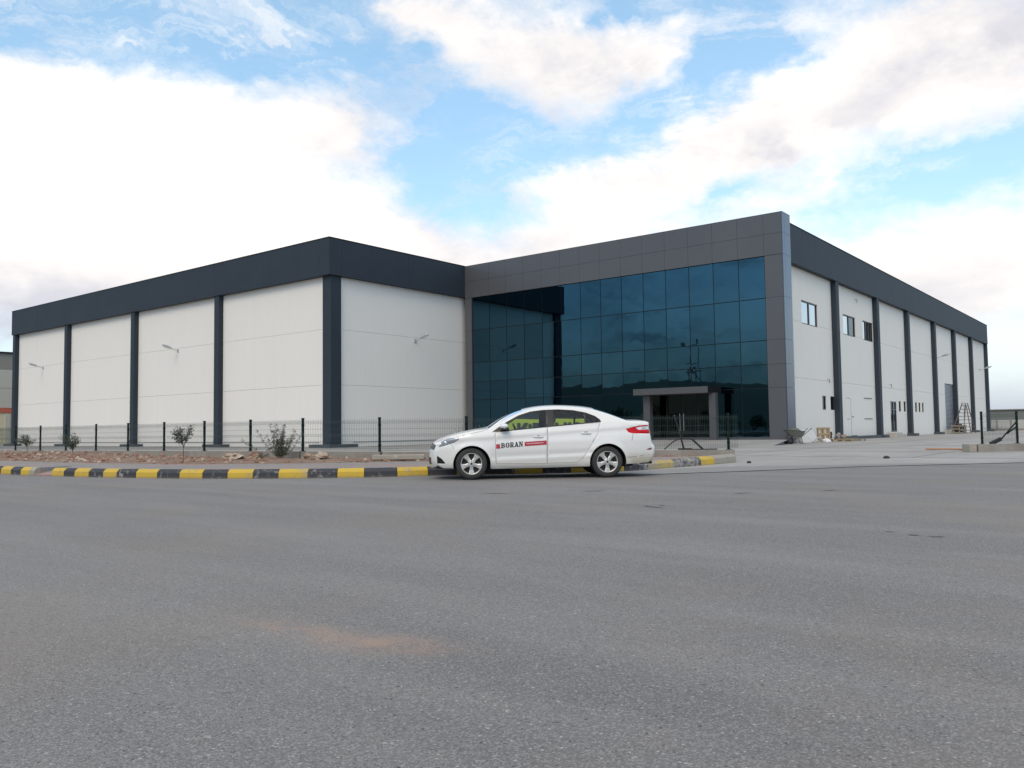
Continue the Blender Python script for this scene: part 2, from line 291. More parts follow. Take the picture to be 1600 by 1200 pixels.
# ------------------------------------------------------------------ mesh helpers
class MB:
    def __init__(s): s.v = []; s.f = []; s.mi = []
    def box(s, x0, x1, y0, y1, z0, z1, m=0):
        i = len(s.v)
        s.v += [(x0, y0, z0), (x1, y0, z0), (x1, y1, z0), (x0, y1, z0), (x0, y0, z1), (x1, y0, z1), (x1, y1, z1), (x0, y1, z1)]
        s.f += [(i, i+3, i+2, i+1), (i+4, i+5, i+6, i+7), (i, i+1, i+5, i+4), (i+1, i+2, i+6, i+5), (i+2, i+3, i+7, i+6), (i+3, i, i+4, i+7)]
        s.mi += [m] * 6; return s
    def obox(s, c, ax, sx, sy, sz, m=0, tilt=None):
        """oriented box: centre c, heading ax radians about z, optional Matrix tilt"""
        R = Matrix.Rotation(ax, 3, 'Z')
        if tilt: R = R @ tilt
        i = len(s.v)
        for dz in (-.5, .5):
            for dx, dy in ((-.5, -.5), (.5, -.5), (.5, .5), (-.5, .5)):
                s.v.append(tuple(Vector(c) + R @ Vector((dx * sx, dy * sy, dz * sz))))
        s.f += [(i, i+3, i+2, i+1), (i+4, i+5, i+6, i+7), (i, i+1, i+5, i+4), (i+1, i+2, i+6, i+5), (i+2, i+3, i+7, i+6), (i+3, i, i+4, i+7)]
        s.mi += [m] * 6; return s
    def beam(s, a, b, w, h=None, m=0):
        a = Vector(a); b = Vector(b); d = b - a; L = d.length; h = h or w
        q = d.to_track_quat('Z', 'Y').to_matrix(); i = len(s.v)
        for t in (0, L):
            for dx, dy in ((-.5, -.5), (.5, -.5), (.5, .5), (-.5, .5)):
                s.v.append(tuple(a + q @ Vector((dx * w, dy * h, t))))
        s.f += [(i, i+3, i+2, i+1), (i+4, i+5, i+6, i+7), (i, i+1, i+5, i+4), (i+1, i+2, i+6, i+5), (i+2, i+3, i+7, i+6), (i+3, i, i+4, i+7)]
        s.mi += [m] * 6; return s
    def tube(s, pts, rad_, n=8, m=0, cap=True):
        pts = [Vector(p) for p in pts]; rs = rad_ if isinstance(rad_, (list, tuple)) else [rad_] * len(pts)
        i0 = len(s.v); ref = None
        for k, p in enumerate(pts):
            d = (pts[min(k + 1, len(pts) - 1)] - pts[max(k - 1, 0)])
            d = d.normalized() if d.length > 1e-9 else Vector((0, 0, 1))
            if ref is None: ref = Vector((0, 0, 1)) if abs(d.z) < .9 else Vector((1, 0, 0))
            a = d.cross(ref).normalized(); b = a.cross(d).normalized() * -1
            ref = d.cross(a) * -1 if False else ref
            for j in range(n):
                t = 2 * pi * j / n; s.v.append(tuple(p + (a * cos(t) + b * sin(t)) * rs[k]))
        for k in range(len(pts) - 1):
            for j in range(n):
                a_ = i0 + k * n + j; b_ = i0 + k * n + (j + 1) % n
                s.f.append((a_, b_, b_ + n, a_ + n)); s.mi.append(m)
        if cap:
            s.f.append(tuple(i0 + j for j in range(n))[::-1]); s.mi.append(m)
            s.f.append(tuple(i0 + (len(pts) - 1) * n + j for j in range(n))); s.mi.append(m)
        return s
    def poly(s, pts, m=0):
        i = len(s.v); s.v += [tuple(p) for p in pts]; s.f.append(tuple(range(i, i + len(pts)))); s.mi.append(m); return s
    def prism(s, pts2, z0, z1, m=0):
        n = len(pts2); i = len(s.v)
        s.v += [(x, y, z0) for x, y in pts2] + [(x, y, z1) for x, y in pts2]
        s.f.append(tuple(range(i, i + n))[::-1]); s.f.append(tuple(range(i + n, i + 2 * n))); s.mi += [m, m]
        for k in range(n):
            s.f.append((i + k, i + (k + 1) % n, i + n + (k + 1) % n, i + n + k)); s.mi.append(m)
        return s
    def lathe(s, prof, axis_o, ax_dir, n=32, m=0):
        """prof list of (r, t) along ax_dir"""
        d = Vector(ax_dir).normalized(); a = d.orthogonal().normalized(); b = d.cross(a); o = Vector(axis_o); i0 = len(s.v)
        for rr_, t in prof:
            for j in range(n):
                w = 2 * pi * j / n; s.v.append(tuple(o + d * t + (a * cos(w) + b * sin(w)) * rr_))
        for k in range(len(prof) - 1):
            for j in range(n):
                x = i0 + k * n + j; y = i0 + k * n + (j + 1) % n; s.f.append((x, y, y + n, x + n)); s.mi.append(m)
        return s
    def ellipsoid(s, c, r3, n=12, k=8, m=0, rot=None, jit=0.):
        i0 = len(s.v); c = Vector(c)
        for a in range(k + 1):
            th = pi * a / k
            for j in range(n):
                ph = 2 * pi * j / n
                p = Vector((sin(th) * cos(ph), sin(th) * sin(ph), cos(th)))
                q = 1 + jit * noise.noise(p * 1.7 + c * 3.1)
                p = Vector((p.x * r3[0], p.y * r3[1], p.z * r3[2])) * q
                if rot: p = rot @ p
                s.v.append(tuple(c + p))
        for a in range(k):
            for j in range(n):
                x = i0 + a * n + j; y = i0 + a * n + (j + 1) % n; s.f.append((x, y, y + n, x + n)); s.mi.append(m)
        return s
    def build(s, name, mats, parent=None, smooth=False, bevel=0, fix=True):
        me = bpy.data.meshes.new(name); me.from_pydata(s.v, [], s.f); 
        mats = mats if isinstance(mats, (list, tuple)) else [mats]
        for x in mats: me.materials.append(x)
        if len(mats) > 1: me.polygons.foreach_set('material_index', s.mi)
        if smooth: me.polygons.foreach_set('use_smooth', [True] * len(me.polygons))
        if fix:
            b = bmesh.new(); b.from_mesh(me); bmesh.ops.recalc_face_normals(b, faces=b.faces); b.to_mesh(me); b.free()
        me.update()
        o = bpy.data.objects.new(name, me); COL.objects.link(o)
        if parent is not None: o.parent = parent; o.matrix_parent_inverse = parent.matrix_basis.inverted()
        if bevel:
            md = o.modifiers.new('bevel', 'BEVEL'); md.width = bevel; md.segments = 2; md.limit_method = 'ANGLE'
        return o
def empty(name, loc, label, cat, group=None, rz=0):
    o = bpy.data.objects.new(name, None); o.location = loc; o.rotation_euler = (0, 0, rz); o.empty_display_size = .2
    COL.objects.link(o); return tag(o, label, cat, group)
def tag(o, label=None, cat=None, group=None, kind=None):
    if label: o['label'] = label
    if cat: o['category'] = cat
    if group: o['group'] = group
    if kind: o['kind'] = kind
    return o
def struct(o): o['kind'] = 'structure'; return o
def share(src, name, parent, loc):
    o = bpy.data.objects.new(name, src.data); COL.objects.link(o); o.parent = parent
    o.matrix_parent_inverse = parent.matrix_basis.inverted(); o.location = loc; return o

# ------------------------------------------------------------------ ground
M_earth = mat('field_earth', (.085, .075, .05), .95, var=(.05, .06, .03), vscale=.05)
m = MB(); m.poly([(-2500, -2500, -.03), (2500, -2500, -.03), (2500, 2500, -.03), (-2500, 2500, -.03)]); struct(m.build('ground', M_earth))
m = MB(); m.poly([(-95, -45, 0), (70, -45, 0), (70, 34, 0), (-95, 34, 0)]); road = struct(m.build('road', M_asph))
# yard sheet: seam with the road runs from beside the kerb to the right
SEAM = [(-9.9, 14.2), (-8.73, 15.32), (-7.54, 17.11), (-5.8, 20.38), (-2.88, 23.95), (6, 35.0), (22, 55)]
m = MB(); m.poly([(x, y, .004) for x, y in SEAM] + [(40, 80, .004), (40, 140, .004), (-125, 140, .004), (-125, 16, .004), (-40, 14.9, .004), (-20, 14.9, .004), (-13.5, 16.3, .004)])
yard = struct(m.build('yard', M_yard))
m = MB()
for a, b in zip(SEAM[:-1], SEAM[1:]):
    a = Vector((*a, .008)); b = Vector((*b, .008)); n_ = (b - a).cross(Vector((0, 0, 1))).normalized()
    K = max(2, int((b - a).length / .4))
    for k in range(K):
        p = a.lerp(b, k / K); q = a.lerp(b, (k + 1) / K)
        w0 = .035 + .05 * abs(noise.noise(p * 1.3)); w1 = .035 + .05 * abs(noise.noise(q * 1.3))
        m.poly([p - n_ * w0, q - n_ * w1, q + n_ * w1, p + n_ * w0])
struct(m.build('road_seam', mat('seam_tar', (.045, .045, .048), .8)))
# expansion joints cut in the yard slab
M_jointc = mat('slab_joint', (.10, .10, .10), .9)
m = MB()
for y in (26.5, 31.5, 36.5, 41.0): m.box(-13.0 if y < 31 else -39, 14, y - .02, y + .02, .0045, .008)
for x in (-12, -6, 0, 6): m.box(x - .02, x + .02, 26.5, 110, .0045, .0075)
m.build('slab_joint', M_jointc, yard)
# dark patches and cracks in the asphalt
M_tar = mat('tar_patch', (.085, .083, .085), .85)
def crack(p0, p1, w):
    m = MB(); a = Vector((*p0, .004)); b = Vector((*p1, .004)); K = 9; n_ = (b - a).cross(Vector((0, 0, 1))).normalized()
    up_ = []; dn = []
    for k in range(K + 1):
        p = a.lerp(b, k / K); e = w * .55 * sin(pi * (k + .15) / (K + .3)) * (.6 + .6 * random.random()); o_ = n_ * w * .8 * noise.noise(p * 4)
        up_.append(p + o_ + n_ * e); dn.append(p + o_ - n_ * e)
    m.poly(up_ + dn[::-1]); return m.build('crack', M_tar, road)
for c_ in [((-8.43, 9.84), (-7.96, 10.04), .06), ((-7.34, 10.96), (-7.0, 11.22), .10), ((-5.27, 9.35), (-4.9, 9.13), .07), ((-5.15, 9.5), (-5.0, 9.42), .04), ((-5.08, 11.63), (-4.91, 11.93), .05),
           ((-4.2, 12.75), (-3.98, 13.01), .06), ((-2.12, 8.18), (-2.02, 8.21), .03), ((-1.89, 8.05), (-1.78, 8.07), .05), ((-1.73, 8.02), (-1.58, 8.09), .05), ((-7.6, 11.0), (-7.45, 11.05), .03)]: crack(*c_)

# loose grit on the road near the camera
def chip(m, x, y, s, z=0):
    i = len(m.v); a = random.random() * 6.28; sx = s * random.uniform(.6, 1.2); sy = s * random.uniform(.5, 1); h = s * random.uniform(.3, .6)
    for k in range(5):
        t = a + k * 1.2566; q = random.uniform(.75, 1.15); m.v.append((x + cos(t) * sx * q, y + sin(t) * sy * q, z))
    m.v.append((x + random.uniform(-.2, .2) * s, y, z + h))
    for k in range(5): m.f.append((i + k, i + (k + 1) % 5, i + 5)); m.mi.append(random.choice((0, 0, 0, 1, 2)))
m = MB()
for k in range(1500):
    d = 1.8 + 14 * random.random() ** 1.6; t = random.uniform(-.6, .6)
    x = -sin(YAW) * d + cos(YAW) * d * t; y = cos(YAW) * d + sin(YAW) * d * t
    chip(m, x, y, random.uniform(.002, .0055) * (1 + .05 * d), .001)
g = m.build('grit', [mat('grit_light', (.42, .40, .38), .8), mat('grit_dark', (.06, .06, .06), .8), mat('grit_tan', (.32, .24, .18), .8)])
tag(g, 'loose stone grit scattered over the grey asphalt', 'grit', kind='stuff')

# ------------------------------------------------------------------ kerb
KP = [(-60, 8.70), (-40, 8.70), (-28, 8.70), (-23.76, 8.7), (-22.05, 8.74), (-21.15, 8.87), (-19.27, 9.2), (-17.82, 9.62), (-16.45, 10.08), (-15.4, 10.62), (-14.44, 11.24), (-13.58, 11.95), (-12.95, 12.66), (-12.62, 13.14), (-12.2, 13.66), (-11.37, 14.4), (-10.5, 15.2), (-9.85, 16.1), (-9.62, 17.0), (-9.55, 18.08), (-9.44, 19.0), (-9.35, 20.4), (-9.32, 21.6)]
def spline(P, n=12):
    out = []
    for i in range(len(P) - 1):
        p0 = P[max(i - 1, 0)]; p1 = P[i]; p2 = P[i + 1]; p3 = P[min(i + 2, len(P) - 1)]
        for k in range(n):
            t = k / n
            out.append(tuple(.5 * ((2 * b) + (c - a) * t + (2 * a - 5 * b + 4 * c - d) * t * t + (-a + 3 * b - 3 * c + d) * t ** 3) for a, b, c, d in zip(p0, p1, p2, p3)))
    out.append(P[-1]); return out
KS = spline(KP); KL = [0]
for a, b in zip(KS[:-1], KS[1:]): KL.append(KL[-1] + hypot(b[0] - a[0], b[1] - a[1]))
def kat(s):
    s = max(0, min(s, KL[-1] - 1e-6)); lo, hi = 0, len(KL) - 1
    while hi - lo > 1:
        mid_ = (lo + hi) // 2
        if KL[mid_] <= s: lo = mid_
        else: hi = mid_
    t = (s - KL[lo]) / (KL[hi] - KL[lo] + 1e-9); a, b = KS[lo], KS[hi]
    d = Vector((b[0] - a[0], b[1] - a[1])).normalized()
    return Vector((a[0] + (b[0] - a[0]) * t, a[1] + (b[1] - a[1]) * t)), d
S0 = KL[[i for i, p in enumerate(KS) if p == (-23.76, 8.7)][0]] if (-23.76, 8.7) in KS else None
if S0 is None:
    S0 = min(range(len(KS)), key=lambda i: hypot(KS[i][0] + 23.76, KS[i][1] - 8.7)); S0 = KL[S0]
def painted(name, base, wear_amt, wear=(.30, .28, .255)):
    g = NT(name); P = g.tc.outputs['Object']; a = g.noise(P, 9, 6, .7); b_ = g.noise(P, 2.2, 5, .6)
    c = g.mix(g.math('MULTIPLY', g.rng(b_, .35, .7), .35), base, tuple(q * .72 for q in base))
    c = g.mix(g.rng(g.math('ADD', g.math('MULTIPLY', a, .6), g.math('MULTIPLY', b_, .4)), 1 - wear_amt - .03, 1 - wear_amt + .05), c, wear)
    zz = g.n('ShaderNodeSeparateXYZ'); g.l(P, zz.inputs[0])
    c = g.mix(g.math('MULTIPLY', g.rng(g.math('ADD', zz.outputs[2], g.math('MULTIPLY', a, .06)), .03, .08, 1, 0), .5), c, (.16, .13, .10))
    g.l(c, g.b.inputs['Base Color']); g.b.inputs['Roughness'].default_value = .7; g.bump(a, .3, .01); return g.m
M_ky = painted('kerb_yellow', (.58, .39, .045), .425); M_kb = painted('kerb_black', (.038, .040, .050), .42)
M_ky2 = painted('kerb_yellow_worn', (.52, .36, .06), .50); M_kb2 = painted('kerb_black_worn', (.05, .055, .068), .50)
M_kc = painted('kerb_bare', (.33, .30, .255), .45, (.42, .38, .33))
kerb = struct(bpy.data.objects.new('kerb', None)); COL.objects.link(kerb)
def kerb_block(s0, s1, mt, lift=0.0):
    n = 3; m = MB(); rows = []
    for k in range(n + 1):
        p, d = kat(S0 + s0 + .004 + (s1 - s0 - .008) * k / n); nn = Vector((-d.y, d.x))
        zt = .195 + lift; jy = random.uniform(-.004, .004)
        prof = [(0, -.02), (.008, .125 + lift), (.075, zt - .006), (.10, zt), (.16, zt), (.16, -.02)]
        rows.append([(p.x + nn.x * (q + jy), p.y + nn.y * (q + jy), z) for q, z in prof])
    for k in range(n + 1): m.v += rows[k]
    L = 6
    for k in range(n):
        for j in range(L): m.f.append((k * L + j, k * L + (j + 1) % L, (k + 1) * L + (j + 1) % L, (k + 1) * L + j)); m.mi.append(0)
    m.f.append(tuple(range(L))); m.f.append(tuple(range(n * L, n * L + L))); m.mi += [0, 0]
    return m.build('kerb_block', mt, kerb, bevel=.006)
seq = [(0.04, .65, 'y'), (.65, 1.22, 'k'), (1.22, 1.67, 'y'), (1.67, 1.92, 'c'),
       (2.62, 3.09, 'y'), (3.09, 3.51, 'k'), (3.51, 4.03, 'y'), (4.03, 4.53, 'k'), (4.53, 4.97, 'y'), (4.97, 5.54, 'k'), (5.54, 6.15, 'y'), (6.15, 6.78, 'k'), (6.78, 7.39, 'y'), (7.39, 8.0, 'k'),
       (8.0, 8.59, 'y'), (8.59, 9.16, 'k'), (9.16, 9.8, 'y'), (9.8, 10.43, 'k'), (10.43, 11.0, 'y'), (11.0, 11.7, 'k'), (11.7, 12.37, 'y')]
s = 12.37; col_ = 'k'
while s < 16.2: seq.append((s, min(s + .63, 16.4), col_)); s += .63; col_ = 'y' if col_ == 'k' else 'k'
tail_s = seq[-1][1]
LE = KL[-1] - S0
rem = [(tail_s, 16.85, 'y'), (16.85, 17.35, 'k'), (17.35, 17.75, 'k2'), (17.75, 18.3, 'y2'), (18.3, 18.85, 'y2'), (18.85, 19.45, 'k2'), (19.45, 20.1, 'k2'), (20.1, 20.8, 'Y'), (20.8, 21.55, 'c'), (21.55, min(22.3, LE), 'c')]
for a, b, c_ in rem: seq.append((a, b, c_))
s = 0.04; col_ = 'k'; lo = []
while s > -30: lo.append((s - .6, s, col_)); s -= .6; col_ = 'y' if col_ == 'k' else 'k'
KM = dict(y=M_ky, k=M_kb, y2=M_ky2, k2=M_kb2, c=M_kc, Y=M_ky)
for a, b, c_ in seq + lo:
    if b > a + .05: kerb_block(a, b, KM[c_], max(0, (a - 18) * .012))
# dropped crossing between two runs of kerb
p0, d0 = kat(S0 + 1.92); p1, d1 = kat(S0 + 2.62); nn = Vector((-d0.y, d0.x))
m = MB(); q0 = p0 + nn * 1.0; q1 = p1 + nn * 1.0
m.v += [(*p0, .0), (*p1, .0), (*p1, .03), (*p0, .03), (*q0, 0), (*q1, 0), (*q1, .198), (*q0, .198)]
e0 = p0 + nn * .15; e1 = p1 + nn * .15
m.v += [(*e0, .0), (*e0, .19), (*q0, .19), (*e1, 0), (*e1, .19), (*q1, .19)]
m.f += [(0, 1, 2, 3), (3, 2, 6, 7), (4, 7, 6, 5), (8, 9, 10, 4), (11, 12, 13, 5)]; m.mi += [0] * 5
M_side = NT('pavement_concrete'); A = M_side; P = A.tc.outputs['Object']
b1 = A.noise(P, 1.0, 6, .6); b2 = A.noise(P, 14, 5, .6)
br = A.n('ShaderNodeTexBrick'); br.inputs['Scale'].default_value = 5; br.inputs['Mortar Size'].default_value = .025; A.l(P, br.inputs[0])
br.inputs['Color1'].default_value = (.26, .25, .245, 1); br.inputs['Color2'].default_value = (.22, .215, .21, 1); br.inputs['Mortar'].default_value = (.15, .14, .13, 1)
c = A.mix(A.math('MULTIPLY', A.rng(b1, .4, .7), .5), br.outputs[0], (.31, .27, .24))
wv_ = A.n('ShaderNodeTexWave'); wv_.inputs['Scale'].default_value = .12; wv_.inputs['Distortion'].default_value = .3; mpw = A.n('ShaderNodeMapping'); mpw.inputs['Rotation'].default_value = (0, 0, rad(40)); A.l(P, mpw.inputs[0]); A.l(mpw.outputs[0], wv_.inputs[0])
c = A.mix(A.math('MULTIPLY', A.rng(wv_.outputs[1], .86, .9), .6), c, (.36, .20, .18))
c = A.mix(A.math('MULTIPLY', A.rng(A.noise(P, .8, 6, .65, loc=(5, 5, 0)), .55, .7), .5), c, (.30, .20, .14))
A.l(c, A.b.inputs['Base Color']); A.b.inputs['Roughness'].default_value = .9; A.bump(b2, .3, .01)
struct(m.build('dropped_kerb', A.m))
# pavement
front = []
FS = sorted([-30 + k * (LE + 30 - .1) / 259 for k in range(260)] + [1.92, 1.9201, 2.6199, 2.62])
for k in range(0, 264):
    s_ = FS[k]
    p, d = kat(S0 + s_); nn = Vector((-d.y, d.x)); off = .16
    if 1.92005 < s_ < 2.61995: off = 1.0
    q = p + nn * off; front.append((q.x, q.y, .19 + max(0, (s_ - 18) * .012)))
inner = [(-10.2, 20.9), (-11.3, 19.6), (-12.6, 18.3), (-14.0, 16.6), (-15.3, 15.2), (-16.6, 14.0), (-18.3, 12.7), (-19.7, 11.85), (-22, 11.25), (-26, 11.1), (-28.4, 10.9), (-40, 10.9), (-53.8, 10.9)]
m = MB(); pts = front + [(x, y, .19) for x, y in inner]
m.v = [tuple(p) for p in pts]; n_ = len(pts)
res = delaunay_2d_cdt([Vector(p[:2]) for p in pts], [(i, (i + 1) % n_) for i in range(n_)], [], 1, 1e-5)
zmap = {i: pts[i][2] for i in range(n_)}
m.v = [(v.x, v.y, zmap[res[3][i][0]] if res[3][i] else .19) for i, v in enumerate(res[0])]; m.f = [tuple(f) for f in res[2]]; m.mi = [0] * len(m.f)
# skirt so that the slab has thickness
struct(m.build('pavement', M_side.m))

# ------------------------------------------------------------------ soil strip with rubble
M_soil = NT('clay_soil'); A = M_soil; P = A.tc.outputs['Object']
a1 = A.noise(P, 2.2, 6, .65); a2 = A.noise(P, 12, 6, .7)
c = A.mix(A.rng(a1, .35, .65), (.20, .125, .088), (.26, .185, .14)); c = A.mix(A.math('MULTIPLY', A.rng(a2, .5, .7), .6), c, (.11, .065, .045))
A.l(c, A.b.inputs['Base Color']); A.b.inputs['Roughness'].default_value = 1; A.bump(a2, .8, .03)
WALL = [(-60, 14.65), (-17.9, 14.65), (-17.17, 15.3), (-9.63, 21.46)]       # front face of the low wall
outline = [(-53.8, 10.6), (-40, 10.6), (-28.4, 10.6), (-26, 10.8), (-22, 10.95), (-19.7, 11.55), (-18.3, 12.4), (-16.6, 13.7), (-15.3, 14.9), (-14.0, 16.3), (-12.6, 18.0), (-11.3, 19.3), (-10.1, 20.7), (-9.9, 21.6), (-17.2, 15.5), (-17.95, 14.85), (-53.8, 14.85)]
def inpoly(x, y, P):
    c = False; j = len(P) - 1
    for i in range(len(P)):
        xi, yi = P[i]; xj, yj = P[j]
        if (yi > y) != (yj > y) and x < (xj - xi) * (y - yi) / (yj - yi) + xi: c = not c
        j = i
    return c
def dpoly(x, y, P):
    best = 9; 
    for i in range(len(P)):
        ax_, ay = P[i]; bx, by = P[(i + 1) % len(P)]; dx, dy = bx - ax_, by - ay
        t = max(0, min(1, ((x - ax_) * dx + (y - ay) * dy) / (dx * dx + dy * dy + 1e-9))); best = min(best, hypot(x - ax_ - t * dx, y - ay - t * dy))
    return best
def soil_h(x, y):
    e = min(1, dpoly(x, y, outline) / .5)
    n = noise.noise(Vector((x * .55, y * .8, 3))) * .5 + .5; f = noise.noise(Vector((x * 2.3, y * 2.3, 0))); g_ = noise.noise(Vector((x * 6, y * 6, 5)))
    ridge = max(0, min(1, (y - (10.9 if x < -28 else 12.5)) / 2.5))
    amp = .15 if x < -22.6 else (.05 if x < -21.2 else (.13 if x < -16.8 else .06))
    return .185 + e * (amp * n * (.4 + .9 * ridge) + .03 * f + .018 * g_)
P2 = []; nx = 0
xs = [-50 + i * .16 for i in range(int(42 / .16))]
for x in xs:
    for k in range(0, 70):
        y = 10.6 + k * .16
        if inpoly(x, y, outline): P2.append((x + random.uniform(-.04, .04), y + random.uniform(-.04, .04)))
n0 = len(outline); allp = outline + P2
res = delaunay_2d_cdt([Vector(p) for p in allp], [(i, (i + 1) % n0) for i in range(n0)], [], 1, 1e-5)
m = MB(); m.v = [(v.x, v.y, soil_h(v.x, v.y)) for v in res[0]]; m.f = [tuple(f) for f in res[2]]; m.mi = [0] * len(m.f)
soil = m.build('soil', M_soil.m, smooth=True); tag(soil, 'reddish clay soil strip between pavement and low wall', 'soil', kind='stuff')
M_st = [mat('stone_tan', (.36, .26, .19), .9, var=(.26, .17, .12), vscale=6), mat('stone_pale', (.46, .38, .31), .9, var=(.36, .27, .2), vscale=5), mat('stone_red', (.24, .125, .085), .9), mat('stone_grey', (.28, .26, .24), .9)]
def stone(m, x, y, s, z, mi):
    i0 = len(m.v); R_ = Matrix.Rotation(random.random() * 6, 3, 'Z'); q = (random.uniform(.7, 1.3), random.uniform(.6, 1.0), random.uniform(.45, .8))
    ring = [(0, 0, 1)] + [(cos(t) * .75, sin(t) * .75, .55) for t in [k * 1.2566 for k in range(5)]] + [(cos(t + .6), sin(t + .6), -.2) for t in [k * 1.2566 for k in range(5)]]
    for p in ring:
        v = R_ @ Vector((p[0] * q[0], p[1] * q[1], p[2] * q[2])) * s * random.uniform(.8, 1.2); m.v.append((x + v.x, y + v.y, z + v.z))
    for k in range(5):
        k2 = (k + 1) % 5
        for f in ((0, 1 + k, 1 + k2), (1 + k, 6 + k, 1 + k2), (6 + k, 6 + k2, 1 + k2)): m.f.append(tuple(i0 + j for j in f)); m.mi.append(mi)
m = MB()
for k in range(7500):
    x = random.uniform(-45, -9.5); y = random.uniform(10.7, 21.5)
    if not inpoly(x, y, outline): continue
    dens = .9 if x < -22.6 else (.15 if x < -21.3 else .8)
    if random.random() > dens: continue
    s = .016 + .085 * random.random() ** 2.8
    stone(m, x, y, s, soil_h(x, y) + s * .15, random.choice((0, 0, 1, 2, 2, 2)))
g = m.build('rubble', M_st, fix=False); tag(g, 'broken stones and clay clods lying on the soil strip', 'rubble', kind='stuff')
# single boulders
def boulder(x, y, sx, sy, sz, mt, label):
    m = MB(); m.ellipsoid((x, y, soil_h(x, y) + sz * .25), (sx, sy, sz), 14, 9, jit=1.1); o = m.build('rock', mt)
    return tag(o, label, 'rock', 'large rocks in the soil strip')
boulder(-21.0, 13.7, .34, .24, .13, M_st[1], 'pale flat sloping rock in the soil between two fence posts, left of the bush')
boulder(-20.0, 13.8, .22, .15, .08, M_st[0], 'small pink tan rock in the soil just left of the bush')
boulder(-17.7, 14.25, .22, .17, .12, M_st[1], 'pale yellowish rock in the soil right of the bush, before the black corner column')
boulder(-20.75, 14.3, .22, .16, .13, M_st[2], 'reddish clod of rock beside the pale flat rock')
boulder(-18.35, 14.3, .2, .15, .10, M_st[0], 'tan rock at the right foot of the bush')
m = MB(); m.obox((-15.75, 15.15, .30), rad(38.5), 1.35, .16, .13); tag(m.build('spare_kerb_stone', M_kc, bevel=.02), 'loose unpainted kerb stone lying on soil beside the car nose', 'kerb stone')

# ------------------------------------------------------------------ low wall and fence
M_conc = NT('board_concrete'); A = M_conc; P = A.tc.outputs['Object']
a1 = A.noise(P, 1.4, 6, .6); a2 = A.noise(P, 30, 4, .6); a3 = A.noise(P, 1.0, 4, .6, sc=(3, 3, .4))
c = A.mix(A.rng(a1, .35, .65), (.30, .28, .25), (.23, .205, .18)); c = A.mix(A.math('MULTIPLY', A.rng(a3, .5, .7), .5), c, (.36, .32, .27))
A.l(c, A.b.inputs['Base Color']); A.b.inputs['Roughness'].default_value = .9; A.bump(a2, .3, .01)
FP0 = Vector((-17.17, 15.8)); FU = Vector((.7744, .6327))
def wall_run(a, b, h0, h1, w=.22):
    d = (Vector(b) - Vector(a)).normalized(); nn = Vector((-d.y, d.x)); m = MB()
    K = max(1, int((Vector(b) - Vector(a)).length / 3)); 
    a = Vector(a); b = Vector(b)
    p = [a - nn * w / 2, b - nn * w / 2, b + nn * w / 2, a + nn * w / 2]
    z = [h0, h1, h1, h0]
    m.v = [(q.x, q.y, -.01) for q in p] + [(q.x, q.y, zz) for q, zz in zip(p, z)]
    m.f = [(0, 3, 2, 1), (4, 5, 6, 7), (0, 1, 5, 4), (1, 2, 6, 5), (2, 3, 7, 6), (3, 0, 4, 7)]; m.mi = [0] * 6
    return m
lw = empty('low_wall', (-30, 14.65, 0), 'long low bare concrete wall carrying the mesh fence along the pavement', 'wall')
k = 0
xs_ = [-60, -50, -40, -36, -30.1, -24.06, -19.09]
FZ = lambda x: .355 + max(0, min(1, (x + 38) / 19)) * .085
for a, b in zip(xs_[:-1], xs_[1:]): wall_run((a + .003, 14.65), (b - .003, 14.65), FZ(a), FZ(b)).build('wall_section', M_conc.m, lw)
wall_run((-19.08, 14.65), (-17.1, 15.78), .44, .41).build('wall_section', M_conc.m, lw)
wall_run((-17.08, 15.83), (-9.55, 21.98), .40, .34).build('wall_section', M_conc.m, lw)
# moss-dark end block
M_post = mat('fence_post_green', (.004, .014, .013), .6, spec=.2); M_wire = mat('fence_wire', (.03, .055, .05), .5)
def post(parent, x, y, z0, z1, rz=0):
    m = MB(); m.obox((x, y, (z0 + z1) / 2), rz, .06, .05, z1 - z0); m.obox((x, y, z1 + .012), rz, .07, .06, .03); m.obox((x, y, z0 + .006), rz, .13, .12, .012)
    m.obox((x, y, z0 + (z1 - z0) * .8), rz, .075, .065, .03); m.obox((x, y, z0 + (z1 - z0) * .2), rz, .075, .065, .03)
    return m.build('post', M_post, parent)
def panel(parent, p0, p1, z0a, z0b, z1a, z1b, sp=.05, extra_top=.03):
    p0 = Vector(p0); p1 = Vector(p1); L = (p1 - p0).length; n = max(2, int(L / sp)); m = MB(); w = .0042
    d = (p1 - p0) / L; nn = Vector((-d.y, d.x))
    def P3(s_, t, off=0):
        q = p0 + d * (s_ * L) + nn * off; za = z0a + (z0b - z0a) * s_; zb_ = z1a + (z1b - z1a) * s_; return (q.x, q.y, za + (zb_ - za) * t)
    def off_(t):
        for c_ in (.1, .5, .93):
            if abs(t - c_) < .035: return -.03
        return 0
    lev = [0, .065, .1, .135, .465, .5, .535, .895, .93, .965, 1.0]
    for k in range(n + 1):
        s_ = (k + .5) / (n + 1)
        pts = [P3(s_, t, off_(t)) for t in lev]
        pts.append((pts[-1][0], pts[-1][1], pts[-1][2] + extra_top))
        for a, b in zip(pts[:-1], pts[1:]): m.beam(a, b, w)
    for t in (.02, .065, .10, .135, .30, .465, .5, .535, .71, .895, .93, .965):
        m.beam(P3(0, t, off_(t)), P3(1, t, off_(t)), w * 1.25)
    return m.build('wire_panel', M_wire, parent, fix=False)
fl = empty('mesh_fence', (-30, 14.7, .4), 'dark green welded wire mesh fence on the low wall in front of the white building', 'fence')
px_ = [-48.1, -45.7, -43.3, -40.9, -38.49, -36.07, -33.77, -31.3, -28.92, -26.49, -24.06, -21.58, -19.09]
fz = [(x, 14.68, FZ(x), 1.345) for x in px_]
fz.append((-17.17, 15.8, .40, 1.335))
